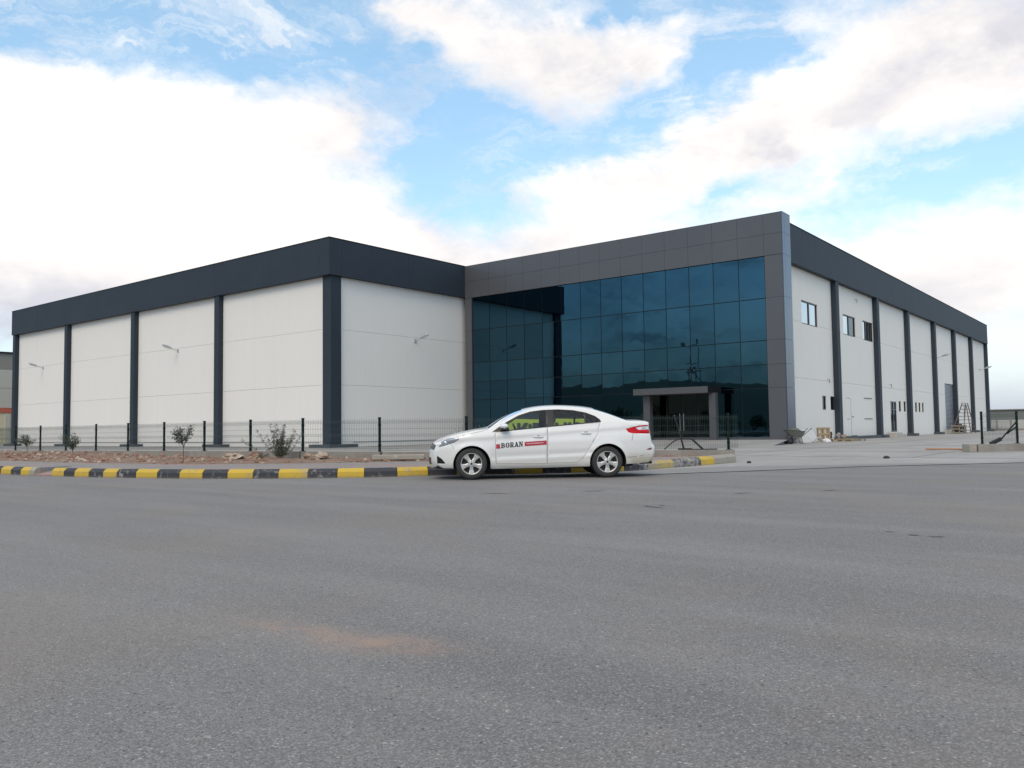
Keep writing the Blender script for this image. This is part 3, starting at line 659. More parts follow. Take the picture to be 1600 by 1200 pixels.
for q in (2.4, 4.85, 7.28, 9.68): pt = FP0 + FU * q; fz.append((pt.x, pt.y, .40 - .006 * q, 1.335))
for x, y, z0, z1 in fz: post(fl, x, y, z0, z1)
for a, b in zip(fz[:-1], fz[1:]): panel(fl, a[:2], b[:2], a[2] + .03, b[2] + .03, a[3] - .05, b[3] - .05)
e = FP0 + FU * 9.68; e2 = FP0 + FU * 9.95
panel(fl, (e.x, e.y), (e2.x, e2.y), .37, .37, 1.285, 1.285)

# for-rent banner tied to the fence behind the car
M_ban = mat('banner_yellow_green', (.50, .60, .07), .6, var=(.40, .52, .06), vscale=2, bump=.2, bscale=4)
M_bant = mat('banner_print', (.03, .045, .05), .6)
def text_mesh(txt, size, name, mt, parent, mw, bold=0.0, ext=.001, align='LEFT', sx=1.0):
    cu = bpy.data.curves.new(name, 'FONT'); cu.body = txt; cu.size = size; cu.offset = bold; cu.extrude = ext; cu.align_x = align
    o = bpy.data.objects.new(name + '_tmp', cu); COL.objects.link(o)
    dg = bpy.context.evaluated_depsgraph_get(); me = bpy.data.meshes.new_from_object(o.evaluated_get(dg)); bpy.data.objects.remove(o)
    me.transform(Matrix.Diagonal((sx, 1, 1, 1))); me.transform(mw); me.materials.clear(); me.materials.append(mt); me.name = name
    o2 = bpy.data.objects.new(name, me); COL.objects.link(o2)
    if parent is not None: o2.parent = parent; o2.matrix_parent_inverse = parent.matrix_basis.inverted()
    return o2
FN = Vector((FU.y, -FU.x))
b0 = FP0 + FU * 3.55 + FN * .045; 
ban = empty('rent_banner', (b0.x, b0.y, .6), 'yellow green KiRALIK banner tied to the fence, seen through the car windows', 'banner')
m = MB(); K = 16; 
for k in range(K + 1):
    p = b0 + FU * (2.42 * k / K) + FN * (.012 * sin(k * 1.3))
    sag = .012 * sin(k * .9)
    m.v += [(p.x, p.y, .58 + sag), (p.x, p.y, 1.255 + sag * .6)]
for k in range(K): m.f.append((2 * k, 2 * k + 2, 2 * k + 3, 2 * k + 1)); m.mi.append(0)
sheet = m.build('sheet', M_ban, ban)
mw = Matrix(((FU.x, 0, FN.x, b0.x + FU.x * .24 + FN.x * .03), (FU.y, 0, FN.y, b0.y + FU.y * .24 + FN.y * .03), (0, 1, 0, .675), (0, 0, 0, 1)))
text_mesh('KiRALIK', .66, 'lettering', M_bant, ban, mw, bold=.03, sx=.74)

# junk leaning behind the fence: rod with foot plate, bent hose, dark board
M_rust = mat('dark_scrap', (.025, .022, .025), .7, var=(.05, .035, .03), vscale=8)
def FQ(s_, off, z): p = FP0 + FU * s_ - FN * off; return (p.x, p.y, z)
m = MB(); m.tube([FQ(8.22, .15, 1.29), FQ(8.35, .2, .9), FQ(8.50, .3, .36)], [.014, .018, .03], 7); m.box(0, 0, 0, 0, 0, 0)
m.obox(FQ(8.53, .3, .36), rad(39), .36, .2, .05); m.ellipsoid(FQ(8.22, .15, 1.30), (.03, .03, .03), 8, 6)
tag(m.build('signpost_stub', M_rust), 'thin dark leaning rod with foot plate behind the fence right of the car', 'rod')
m = MB(); pts = [FQ(7.95 + .78 * k / 14, .3, .36 + .30 * sin(pi * .5 * min(1, k / 9))) for k in range(15)]; m.tube(pts, .017, 7)
tag(m.build('bent_hose', M_rust), 'black hose arching over the low wall behind the fence', 'hose')
m = MB(); m.beam(FQ(8.70, .25, .66), FQ(9.05, .3, .34), .11, .03); m.beam(FQ(8.65, .35, .35), FQ(9.45, .35, .35), .03, .03)
tag(m.build('leaning_plank', M_rust), 'short thick black plank leaning behind the fence beside the last post', 'plank')
m = MB(); m.tube([(-21.4, 15.1, .42), (-21.0, 15.2, .62), (-20.6, 15.25, .73), (-20.45, 15.3, .7), (-20.6, 15.3, .66), (-20.85, 15.2, .58), (-20.5, 15.15, .5), (-20.1, 15.0, .42)], .011, 6)
tag(m.build('cable_loop', M_rust), 'thin black cable loop poking up behind the fence left of the bush', 'cable')

# ------------------------------------------------------------------ factory building
XL, XA, XR = -85.17, -39.05, -16.73        # fascia planes
YA, YG, YR = 31.95, 44.21, 112.9
ZB, HT = 10.39, 12.62
WYA, WXA, WXR = 32.38, -39.42, -17.11      # wall planes
L1, L2 = 7.18, 3.80
fac = empty('factory_building', (-45, 60, 0), 'large white and anthracite factory with a dark glass entrance front', 'building')
# core
m = MB(); m.box(XL + .7, WXA - .25, WYA + .25, YR - 1, 0, ZB + .3); m.box(WXA - .3, WXR - .25, YG + .6, YR - 1, 0, ZB + .3)
m.build('core', M_joint, fac)
m = MB(); m.box(XL + .4, WXA - .2, YA + .4, YR - .5, ZB + .9, ZB + 1.2); m.box(WXA - .2, XR - .4, YG + .6, YR - .5, ZB + .9, ZB + 1.2); m.build('roof', M_roof, fac)

def cells(u0, u1, z0, z1, holes):
    us = sorted({u0, u1} | {max(u0, min(u1, h[0])) for h in holes} | {max(u0, min(u1, h[1])) for h in holes})
    zs = sorted({z0, z1} | {max(z0, min(z1, h[2])) for h in holes} | {max(z0, min(z1, h[3])) for h in holes})
    out = []
    for a, b in zip(us[:-1], us[1:]):
        for c_, d in zip(zs[:-1], zs[1:]):
            cu, cz = (a + b) / 2, (c_ + d) / 2
            if b - a < 1e-4 or d - c_ < 1e-4: continue
            if any(h[0] < cu < h[1] and h[2] < cz < h[3] for h in holes): continue
            out.append((a, b, c_, d))
    return out
def wallp(axis, plane, u0, u1, z0, z1, holes=()):
    """panel of facade: axis 'y' -> wall at y=plane facing -y, axis 'x' -> wall at x=plane facing +x"""
    m = MB()
    for a, b, c_, d in cells(u0, u1, z0, z1, [h for h in holes if h[0] < u1 and h[1] > u0 and h[2] < z1 and h[3] > z0]):
        if axis == 'y': m.box(a, b, plane, plane + .16, c_, d)
        else: m.box(plane - .16, plane, a, b, c_, d)
    if m.v: m.build('wall_panel', M_wall, fac)
def column(axis, plane, u, w=.55, pr=.36, pl=1.1, z1=ZB + .02, ph=.20, plw=None):
    m = MB()
    if axis == 'y': m.box(u - w / 2, u + w / 2, plane - pr, plane + .1, 0, z1)
    else: m.box(plane - .1, plane + pr, u - w / 2, u + w / 2, 0, z1)
    m.build('column', M_anth, fac)
    m = MB(); pw = plw or pl
    if axis == 'y': m.box(u - pw, u + pw, plane - pr - .35, plane - .002, .0, ph)
    else: m.box(plane + .002, plane + pr + .35, u - pw, u + pw, .0, ph)
    m.build('plinth', M_plinth, fac, bevel=.01)
G = .006
colsL = [-84.75, -74.0, -62.6, -51.1]
cl = colsL + [XA - .55]
for u in colsL: column('y', WYA, u)
# corner column A
m = MB(); m.box(-39.98, -39.22, WYA - .18, WYA + .62, 0, ZB + .02); m.build('column', M_anth, fac)
m = MB(); m.box(-40.9, -38.95, WYA - .5, WYA + 1.7, 0, .2); m.build('plinth', M_plinth, fac, bevel=.01)
for a, b in zip(cl[:-1], cl[1:]):
    for z0, z1 in ((.02, L2 - G), (L2 + G, L1 - G), (L1 + G, ZB + .05)): wallp('y', WYA, a, b, z0, z1)
wallp('y', WYA, XL + .02, -84.9, .02, ZB)
for z0, z1 in ((.02, L2 - G), (L2 + G, L1 - G), (L1 + G, ZB + .05)): wallp('x', WXA, WYA + .4, YG + .4, z0, z1)
# right facade
colsR = [55.75, 65.45, 74.75, 84.7, 93.8, 103.0, 112.6]
HOL = [(49.8, 52.7, 7.1, 8.53), (57.9, 60.7, 7.1, 8.5), (62.5, 65.1, 7.08, 8.5), (53.1, 53.87, 1.95, 2.83), (54.7, 55.6, 1.95, 2.83), (69.3, 71.15, .38, 2.78),
       (71.85, 72.6, 2.0, 2.84), (73.45, 74.2, 2.0, 2.84), (77.35, 78.05, 2.0, 2.84), (78.63, 79.33, 2.0, 2.84), (79.9, 80.55, 2.0, 2.84), (89.6, 93.9, .4, 4.9)]
ce = [45.35] + colsR
for a, b in zip(ce[:-1], ce[1:]):
    for z0, z1 in ((.02, L2 - G), (L2 + G, L1 - G), (L1 + G, ZB + .05)): wallp('x', WXR, a, b, z0, z1, HOL)
for u in colsR: column('x', WXR, u, w=.6, pr=.34, pl=.55, ph=.22)
m = MB(); m.box(WXR + .003, WXR + .45, 56.35, 66.9, .0, .21); m.build('plinth', M_plinth, fac, bevel=.01)
# back corner return + rear
wallp('x', WXR, 112.9, YR, .02, ZB)
# fascia
def fascia(axis, plane, u0, u1, n):
    for k in range(n):
        a = u0 + (u1 - u0) * k / n + .006; b = u0 + (u1 - u0) * (k + 1) / n - .006; m = MB()
        if axis == 'y': m.box(a, b, plane, plane + .95, ZB, HT)
        else: m.box(plane - .95, plane, a, b, ZB, HT)
        m.build('fascia_panel', M_anth, fac)
fascia('y', YA, XL, XA - .955, 8); fascia('x', XA, YA + .957, YG - .0, 2); fascia('x', XR, YG + 1.17, YR, 11)
m = MB(); m.box(XA - .953, XA, YA, YA + .953, ZB, HT); m.build('fascia_panel', M_anth, fac)
m = MB(); m.box(XL, XL + .9, YA + .96, YA + 30, ZB, HT); m.build('fascia_panel', M_anth, fac)
m = MB(); m.box(XL - .02, XA + .03, YA - .03, YA + .2, HT, HT + .035); m.box(XA - .2, XA + .03, YA + .2, YG, HT, HT + .035); m.box(XR - .2, XR + .03, YG + 1.2, YR + .03, HT, HT + .035)
m.build('coping', M_anth, fac)

# cladding portal
GX = [-38.38 + (21.25 / 14) * k for k in range(15)]           # glass verticals
GZ = [.37, 3.05, 4.33, 5.66, 7.98, 10.30]
CX1 = -16.12; CH = 12.60; CY = YG - .06
def clad(x0, x1, z0, z1, nm='cladding_panel'):
    m = MB(); m.box(x0 + .006, x1 - .006, CY, CY + .08, z0 + .006, z1 - .006); m.build(nm, M_clad, fac)
cxs = [XA + .0] + GX[1:] + [CX1]
for a, b in zip(cxs[:-1], cxs[1:]):
    clad(a, b, 11.48, CH); clad(a, b, 10.31, 11.48)
for z0, z1 in zip([.10] + GZ[1:-1], GZ[1:]):
    clad(XA, GX[0] - .06, z0, z1); clad(GX[-1] + .02, CX1, z0, z1)
m = MB(); m.box(XA, CX1 - .02, CY + .085, YG + 1.0, 10.34, CH - .03); m.box(XA, GX[0] - .07, CY + .085, YG + .6, 0, 10.34); m.box(GX[-1] + .03, CX1 - .02, CY + .085, YG + 1.1, 0, 10.34)
m.build('portal_frame', M_joint, fac)
for z0, z1 in zip([.0] + GZ[1:] + [11.48], GZ[1:] + [11.48, CH]):
    for a, b in ((CY + .003, CY + .33), (CY + .342, CY + 1.2)):
        m = MB(); m.box(CX1 + .0, CX1 + .05, a, b, z0 + .006, z1 - .006); m.build('cladding_panel', M_clad_skytint, fac)
m = MB(); m.box(CX1 - .4, CX1 + .052, CY, CY + 1.2, CH, CH + .03); m.box(XA, CX1 - .41, CY, CY + .4, CH, CH + .03); m.build('coping', M_clad, fac)
# glass: dark mullion sheet with panes proud of it
m = MB(); m.box(GX[0] - .06, GX[-1] + .02, YG + .05, YG + .12, .37, 10.31); m.build('mullion_frame', M_mull, fac)
ENT = (-24.5, -20.35)
for i in range(14):
    for j in range(5):
        if j == 0 and GX[i] > -24.9 and GX[i + 1] < -20.2: continue
        m = MB(); x0, x1 = GX[i] + .022, GX[i + 1] - .022
        cxp = (x0 + x1) / 2; czp = (GZ[j] + GZ[j + 1]) / 2
        m.box(x0 - cxp, x1 - cxp, -.012, .012, GZ[j] + .022 - czp, GZ[j + 1] - .022 - czp)
        o = m.build('glass_pane', M_glass, fac)
        o.location = (cxp, YG + .025, czp); o.rotation_euler = (random.gauss(0, .0010), 0, random.gauss(0, .0012))
m = MB(); m.box(GX[0] - .06, GX[-1] + .02, CY + .0, YG + .12, .25, .365); m.build('sill', M_clad, fac)
m = MB(); m.box(GX[0] - .05, GX[-1] + .01, YG - .02, YG + .1, 10.31, 10.36); m.build('head_trim', M_black, fac)
# entrance platform with a sloping front
m = MB(); m.v = [(-39, 40.2, .0), (-15.4, 40.2, .0), (-15.7, 43.0, .24), (-39, 43.0, .24), (-39, 44.3, .24), (-16.3, 44.14, .24), (-39, 44.3, 0), (-16.3, 44.14, 0)]
m.f = [(0, 1, 2, 3), (3, 2, 5, 4), (1, 7, 5, 2)]; m.mi = [0] * 3; struct(m.build('entrance_ramp', M_yard))
# entrance canopy, posts, doors
M_can = mat('canopy_cladding', (.078, .078, .084), .4, spec=.4)
m = MB(); m.box(-24.57, -19.88, 42.5, YG + .0, 2.85, 3.21); m.build('canopy', M_can, fac, bevel=.01)
m = MB(); m.box(-19.878, -19.86, 42.5, YG, 2.85, 3.21); m.build('canopy_side_shade', M_joint, fac)  # added dark sheet, shade of this face put into its colour
for a, b in ((-24.19, -23.76), (-20.07, -19.67)):
    m = MB(); m.box(a, b, 43.0, 43.35, .24, 2.85); m.build('canopy_post', M_can, fac, bevel=.01)
xs_e = [-24.88, -23.33, -22.95, -22.32, -21.73, -20.2]
m = MB(); m.box(-24.9, -20.17, YG + .00, YG + .03, .37, 3.04); m.build('entrance_frame', M_black, fac)
ex = [-24.82, -23.30, -22.30, -21.30, -20.25]
for a, b in zip(ex[:-1], ex[1:]):
    d_ = MB(); d_.box(a + .03, b - .03, YG - .03, YG - .005, .40, 3.0)
    o = d_.build('entrance_door' if a > -23.4 and b < -21.2 else 'side_light', M_doorglass, fac)
    if a > -23.4 and b < -21.2:
        hx = b - .12 if a < -22.5 else a + .12
        h = MB(); h.tube([(hx, YG - .09, .75), (hx, YG - .09, 1.75)], .02, 8); h.tube([(hx, YG - .09, .85), (hx, YG - .03, .85)], .012, 6); h.tube([(hx, YG - .09, 1.65), (hx, YG - .03, 1.65)], .012, 6)
        h.build('handle', mat('steel_handle', (.45, .45, .46), .3, metal=1), o)
# side windows
def window(u0, u1, z0, z1, leaves, panes):
    fr = MB(); x0 = WXR - .12; x1 = WXR - .045; t = .07
    fr.box(x0, x1, u0, u0 + t, z0, z1); fr.box(x0, x1, u1 - t, u1, z0, z1); fr.box(x0, x1, u0 + t, u1 - t, z0, z0 + t); fr.box(x0, x1, u0 + t, u1 - t, z1 - t, z1)
    for k in range(1, leaves): uc = u0 + (u1 - u0) * k / leaves; fr.box(x0, x1, uc - .06, uc + .06, z0 + t, z1 - t)
    f = fr.build('window', M_winframe, fac)
    for k in range(leaves):
        a = u0 + t + (u1 - u0 - 2 * t) * k / leaves; b = u0 + t + (u1 - u0 - 2 * t) * (k + 1) / leaves
        p = MB(); p.box(x0 + .015, x0 + .03, a, b, z0 + t, z1 - t); p.build('pane', panes[k], f)
window(49.8, 52.7, 7.1, 8.53, 2, (M_winpane, M_winpane)); window(57.9, 60.7, 7.1, 8.5, 2, (M_winpane, M_darkpane)); window(62.5, 65.1, 7.08, 8.5, 3, (M_winpane, M_winpane, M_darkpane))
for h in HOL[3:5] + HOL[6:11]: window(h[0], h[1], h[2], h[3], 1, (M_darkpane,))
# personnel door with panes
m = MB(); x0, x1 = WXR - .12, WXR - .03
m.box(x0, x1, 69.3, 69.42, .38, 2.78); m.box(x0, x1, 71.03, 71.15, .38, 2.78); m.box(x0, x1, 69.42, 71.03, 2.68, 2.78); m.box(x0, x1, 69.42, 71.03, .38, .5); m.box(x0, x1, 70.2, 70.3, .5, 2.68); m.box(x0, x1, 69.42, 70.2, 2.1, 2.18); m.box(x0, x1, 70.3, 71.03, 2.1, 2.18)
dr = m.build('door', mat('door_blue_grey', (.035, .055, .075), .4), fac); m = MB(); m.box(x0 + .02, x0 + .035, 69.42, 71.03, .5, 2.68); m.build('pane', M_darkpane, dr)
# white door leaf and shutter outlines
M_lineg = mat('line_grey', (.12, .125, .13), .8)  # plain grey for door leaf gaps, vent lips and conduit
m = MB(); m.box(WXR, WXR + .03, 57.9, 60.0, .25, 2.8); wd = m.build('door', M_wall, fac); m = MB(); m.box(WXR + .032, WXR + .06, 58.9, 60.1, .21, .26); m.build('threshold', M_black, wd)
m = MB(); m.tube([(WXR + .03, 59.1, 1.55), (WXR + .09, 59.1, 1.55), (WXR + .09, 59.3, 1.5)], .02, 6); m.build('handle', M_black, wd)
m = MB(); m.box(WXR + .031, WXR + .036, 58.88, 58.91, .3, 2.8); m.box(WXR + .031, WXR + .036, 57.95, 58.75, 2.78, 2.81); m.box(WXR + .031, WXR + .036, 57.95, 58.6, 1.35, 1.38); m.build('leaf_gap', M_lineg, wd)
for z in (1.38, 2.85): m = MB(); m.box(WXR, WXR + .03, 62.15, 64.15, z, z + .05); m.build('vent_lip', M_lineg, fac)
# roller shutter with slats
m = MB(); m.box(WXR - .2, WXR - .05, 89.6, 93.9, .4, 4.9); sh = m.build('roller_shutter', mat('shutter_steel', (.05, .055, .065), .7), fac)
sl0 = None; nsl = 34
m = MB()
for k in range(nsl):
    z = .45 + 4.4 * k / nsl
    m.v += [(WXR - .046, 89.62, z), (WXR - .046, 93.55, z), (WXR - .022, 93.55, z + .05), (WXR - .022, 89.62, z + .05), (WXR - .046, 89.62, z + .092), (WXR - .046, 93.55, z + .092)]
    i = k * 6; m.f += [(i, i+1, i+2, i+3), (i+3, i+2, i+5, i+4)]; m.mi += [0, 0]
o = m.build('slats', mat('shutter_slat', (.36, .38, .42), .4, metal=.3), sh); 
# stubs of cable on the right wall
for (y, z) in ((60.8, 9.8), (54.2, 3.9), (69.3, 4.08)):
    m = MB(); m.tube([(WXR, y, z), (WXR + .12, y, z + .02), (WXR + .14, y + .05, z - .25)], .02, 6); m.build('cable_stub', M_black, fac)
# conduit line along the foot of the left walls
m = MB(); m.box(-83.5, -40.5, WYA - .03, WYA - .004, .30, .33); m.box(WXA + .004, WXA + .03, WYA + 1.7, YG - .1, .30, .33); m.build('conduit', M_lineg, fac)

# wall street lamps
M_lamp = mat('lamp_housing', (.50, .51, .53), .35, metal=.4); M_lens = mat('lamp_lens', (.75, .76, .78), .2)
def wall_lamp(x, y, z, d, label, rod=1.0):
    """d: outward unit vector"""
    e_ = empty('wall_lamp', (x, y, z), label, 'lamp', 'street lamps fixed to the building walls')
    d = Vector(d); a = Vector((x, y, z)); tip = a + d * (.55 * rod) + Vector((0, 0, .16))
    m = MB(); m.tube([a, a + d * .25 + Vector((0, 0, .04)), tip], .028, 8); m.build('arm', M_lamp, e_)
    q = d.cross(Vector((0, 0, 1))); dd = (d + Vector((0, 0, .30))).normalized(); rot = Matrix((dd, q, dd.cross(q))).transposed()
    m = MB(); m.ellipsoid(tip + dd * .32, (.40, .15, .10), 14, 8, rot=rot); m.build('lamp_head', M_lamp, e_, smooth=True)
    m = MB(); m.ellipsoid(tip + dd * .38 - Vector((0, 0, .05)), (.26, .11, .075), 12, 6, rot=rot); m.build('lens', M_lens, e_, smooth=True)
    m = MB(); q_ = Vector((abs(d.x) * .02 + .09 * abs(d.y) + .0, abs(d.y) * .02 + .09 * abs(d.x), .13)); m.box(x - q_.x, x + q_.x, y - q_.y, y + q_.y, z - .13, z + .13); m.build('wall_plate', M_lamp, e_)
wall_lamp(-79.2, WYA - .02, 7.0, (0, -1, 0), 'grey wall lamp in the farthest left bay of the long side')
wall_lamp(-56.6, WYA - .02, 7.0, (0, -1, 0), 'grey wall lamp in the third bay from the building corner on the long side')
wall_lamp(WXA + .02, 39.5, 6.95, (1, 0, 0), 'grey wall lamp on the short white wall beside the glass front')
wall_lamp(WXR + .02, 86.1, 7.15, (1, 0, 0), 'grey wall lamp above the roller shutter on the right side')
wall_lamp(WXR + .02, 109.2, 7.15, (1, 0, 0), 'farthest wall lamp beside the rear right corner column')

# ------------------------------------------------------------------ things by the right wall
M_wood = mat('pallet_wood', (.42, .32, .20), .85, var=(.30, .22, .14), vscale=5, bump=.3, bscale=18, aniso=(1, 1, 6))
M_wood2 = mat('grey_wood', (.24, .20, .16), .9, var=(.33, .27, .2), vscale=4)
def pallet(x, y, z, label, upright=True, lean=.10, rz=0, mt=M_wood):
    e_ = empty('pallet', (x, y, z), label, 'pallet')
    def piece(c_, s_):
        m = MB(); m.obox((0, 0, 0), 0, *s_); o = m.build('board', mt, None); o.parent = e_; o.location = c_; return o
    # built lying down (x length 1.2 = up when upright)
    for k in range(7): piece((.06 + k * .18, 0, .13), (.11, 1.0, .022))
    for v in (-.45, 0, .45): piece((.6, v, .09), (1.2, .09, .022))
    for v in (-.45, 0, .45):
        for k in (.06, .6, 1.14): piece((k, v, .04), (.1, .1, .076))
    if upright: e_.rotation_euler = (0, -rad(90) + lean, rz)
    else: e_.rotation_euler = (0, 0, rz)
    return e_
UP = empty('pallet', (-16.3, 50.75, 0), 'pale wooden pallet standing upright against the white wall', 'pallet', rz=YAW + .05)
UP.rotation_euler = (-.10, 0, YAW + .05)
def upb(nm, x0, x1, y0, y1, z0, z1):
    m = MB(); m.box(x0, x1, y0, y1, z0, z1); o = m.build(nm, M_wood); o.parent = UP
for k in range(5): upb('board', -.38 + k * .165, -.28 + k * .165, .0, .02, .02, .84)
for z in (.02, .38, .74): upb('stringer', -.39, .39, .022, .10, z, z + .10)
for z in (.0, .40, .76): upb('board', -.39, .39, -.022, -.002, z, z + .09)
for k in range(3): upb('board', -.39 + k * .33, -.27 + k * .33, .102, .12, .02, .84)
pl2 = pallet(-16.0, 51.2, .005, 'wooden pallet lying flat on the yard below the black column', False, rz=YAW - .1, mt=M_wood); pl2.location = (-16.0, 50.9, .005)
pl3 = pallet(-15.4, 52.9, .005, 'second flat pallet lying askew, right of the first one', False, rz=YAW + .35, mt=M_wood2); pl3.location = (-15.6, 52.3, .005)
# sacks on the pallet
M_sack = mat('cement_sack', (.36, .35, .36), .9, var=(.24, .23, .25), vscale=4, bump=.4, bscale=6); M_sackd = mat('dark_sack', (.05, .05, .055), .9)
def sack(x, y, z, r3, mt, label, rz=0):
    m = MB(); m.ellipsoid((0, 0, 0), r3, 12, 8, jit=.9); o = m.build('sack', mt, smooth=True); o.location = (x, y, z); o.rotation_euler = (0, .1, rz); return tag(o, label, 'sack', 'sacks piled by the column foot')
sack(-15.75, 51.65, .31, (.13, .12, .19), M_sack, 'grey upright sack on the flat pallet, left of two')
sack(-15.8, 52.9, .26, (.16, .15, .13), mat('tan_sack', (.36, .28, .22), .9), 'brownish sack at the foot of the black column, right of the grey one')
sack(-16.15, 51.4, .36, (.12, .14, .2), M_sackd, 'black plastic bag leaning on the black column behind the grey sack')
m = MB()
m.ellipsoid((-15.9, 50.0, .0), (.24, .24, .17), 14, 8, jit=.8); tag(m.build('plaster_heap', mat('white_plaster', (.72, .72, .74), .9), smooth=True), 'small white heap of plaster in front of the upright pallet', 'heap')
# wheelbarrow
wb = empty('wheelbarrow', (-15.5, 44.0, 0), 'old grey green wheelbarrow parked at the glass front corner', 'wheelbarrow')
M_wbt = mat('barrow_tray', (.085, .10, .085), .7, var=(.14, .14, .12), vscale=6); M_wbm = mat('barrow_frame', (.05, .055, .05), .6)
m = MB()
def WL(x, y, z): return (-15.5 + cos(YAW) * x - sin(YAW) * y, 43.85 + sin(YAW) * x + cos(YAW) * y, z)
rim = [WL(-.66, -.22, .76), WL(-.66, .22, .76), WL(-.3, .34, .74), WL(.34, .32, .66), WL(.34, -.32, .66), WL(-.3, -.34, .74)]
low = [WL(-.34, -.14, .42), WL(-.34, .14, .42), WL(-.2, .2, .36), WL(.18, .2, .36), WL(.18, -.2, .36), WL(-.2, -.2, .36)]
m.v = rim + low; m.f = [(i, (i + 1) % 6, 6 + (i + 1) % 6, 6 + i) for i in range(6)] + [(6, 7, 8, 9, 10, 11)]; m.mi = [0] * 7
t_ = m.build('tray', M_wbt, wb); md = t_.modifiers.new('s', 'SOLIDIFY'); md.thickness = .012
m = MB(); m.tube(rim + [rim[0]], .014, 6); m.build('tray_rim', M_wbm, wb)
for sy in (-1, 1):
    m = MB(); m.tube([WL(-.36, sy * .07, .19), WL(0, sy * .2, .30), WL(.3, sy * .24, .50), WL(.68, sy * .28, .84)], .017, 6); m.build('handle_frame', M_wbm, wb)
    m = MB(); m.tube([WL(.12, sy * .22, .38), WL(.22, sy * .24, .03), WL(.34, sy * .24, .03)], .015, 6); m.build('leg', M_wbm, wb)
m = MB(); m.lathe([(.06, -.035), (.15, -.035), (.185, -.02), (.185, .02), (.15, .035), (.06, .035)], WL(-.36, 0, .187), (-sin(YAW), cos(YAW), 0), 20); m.build('wheel', M_black, wb, smooth=True)
m = MB(); m.ellipsoid(WL(-.12, 0, .70), (.30, .24, .12), 12, 6, jit=.9, rot=Matrix.Rotation(YAW, 3, 'Z')); tag(m.build('rubble_load', M_wbt, smooth=True), 'heap of greyish spoil filling the wheelbarrow tray', 'spoil')
# white board leaning on the wall and coil of tube
m = MB(); m.v = [(-16.3, 47.05, .01), (-16.05, 48.9, .01), (-16.5, 49.35, .72), (-16.75, 47.95, .76), (-16.65, 47.6, .66)]; m.f = [(0, 1, 2, 3, 4)]; m.mi = [0]
o = m.build('leaning_board', mat('grey_white_board', (.60, .60, .585), .8, var=(.5, .5, .49), vscale=2)); md = o.modifiers.new('s', 'SOLIDIFY'); md.thickness = .02; tag(o, 'large off white board leaning on the white wall between wheelbarrow and pallet', 'board')
m = MB(); m.tube([(-15.95, 47.7, .04), (-15.9, 47.9, .2), (-15.85, 48.2, .27), (-15.8, 48.5, .2), (-15.75, 48.7, .04)], .05, 8); m.tube([(-15.9, 47.4, .04), (-15.85, 47.7, .13), (-15.8, 48.0, .05)], .035, 8)
tag(m.build('bent_duct', mat('duct_grey', (.42, .42, .41), .6)), 'bent grey duct arching on the ground in front of the leaning board', 'duct')
# door steps
M_step = mat('step_block', (.50, .46, .42), .9, var=(.40, .36, .33), vscale=4, bump=.3)
for (y0, y1, z1, lb) in ((66.2, 67.1, .34, 'leftmost'), (67.13, 68.1, .34, 'middle'), (68.2, 69.2, .22, 'lowest right')):
    m = MB(); m.box(-16.9, -16.3, y0 + 1.2, y1 + 1.2, 0, z1); tag(m.build('step_block', M_step, bevel=.01), '%s of three pale stone blocks used as steps below the dark door' % lb, 'step', 'loose blocks stepping up to the dark door')
# ladder
ld = empty('step_ladder', (-15.8, 92.2, 0), 'tall double wooden ladder standing by the roller shutter', 'ladder')
M_lad = mat('ladder_wood', (.13, .105, .09), .8)
def rung_side(x0, dx):
    for (ya, yb) in ((89.3, 91.7), (95.2, 93.4)):
        m = MB(); m.beam((x0, ya, 0), (x0 + dx, yb, 3.0), .06, .09); m.build('rail', M_lad, ld)
    for k in range(8):
        t = (k + .8) / 8.6; m = MB(); m.beam((x0 + dx * t, 89.3 + 2.4 * t, 3 * t), (x0 + dx * t, 95.2 - 1.8 * t, 3 * t), .045, .05); m.build('rung', M_lad, ld)
rung_side(-15.5, -.35); rung_side(-16.6, .6)
m = MB(); m.beam((-15.45, 92.3, 0), (-15.8, 92.5, 2.7), .06, .06); m.build('rail', M_lad, ld)
# crate of scrap by the shutter
sc = empty('scrap_crate', (-16.0, 90, 0), 'weathered wooden crate of scrap below the roller shutter', 'crate')
for yy in (88.0, 89.6, 91.2):
    for z in (.08, .40, .70): m = MB(); m.box(-16.4, -15.7, yy, yy + .05, z, z + .09); m.build('slat', M_wood2, sc)
    for xx in (-16.4, -15.76): m = MB(); m.box(xx, xx + .07, yy + .055, yy + .12, 0, .82); m.build('corner_post', M_wood2, sc)
for z in (.05, .3, .68): m = MB(); m.box(-15.69, -15.64, 88.0, 91.3, z, z + .1); m.build('slat', M_wood2, sc)
m = MB(); m.ellipsoid((-16.05, 88.9, .5), (.28, .6, .32), 10, 7, jit=.6); m.ellipsoid((-16.05, 90.5, .5), (.28, .6, .38), 10, 7, jit=.6); m.build('scrap', M_rust, sc)

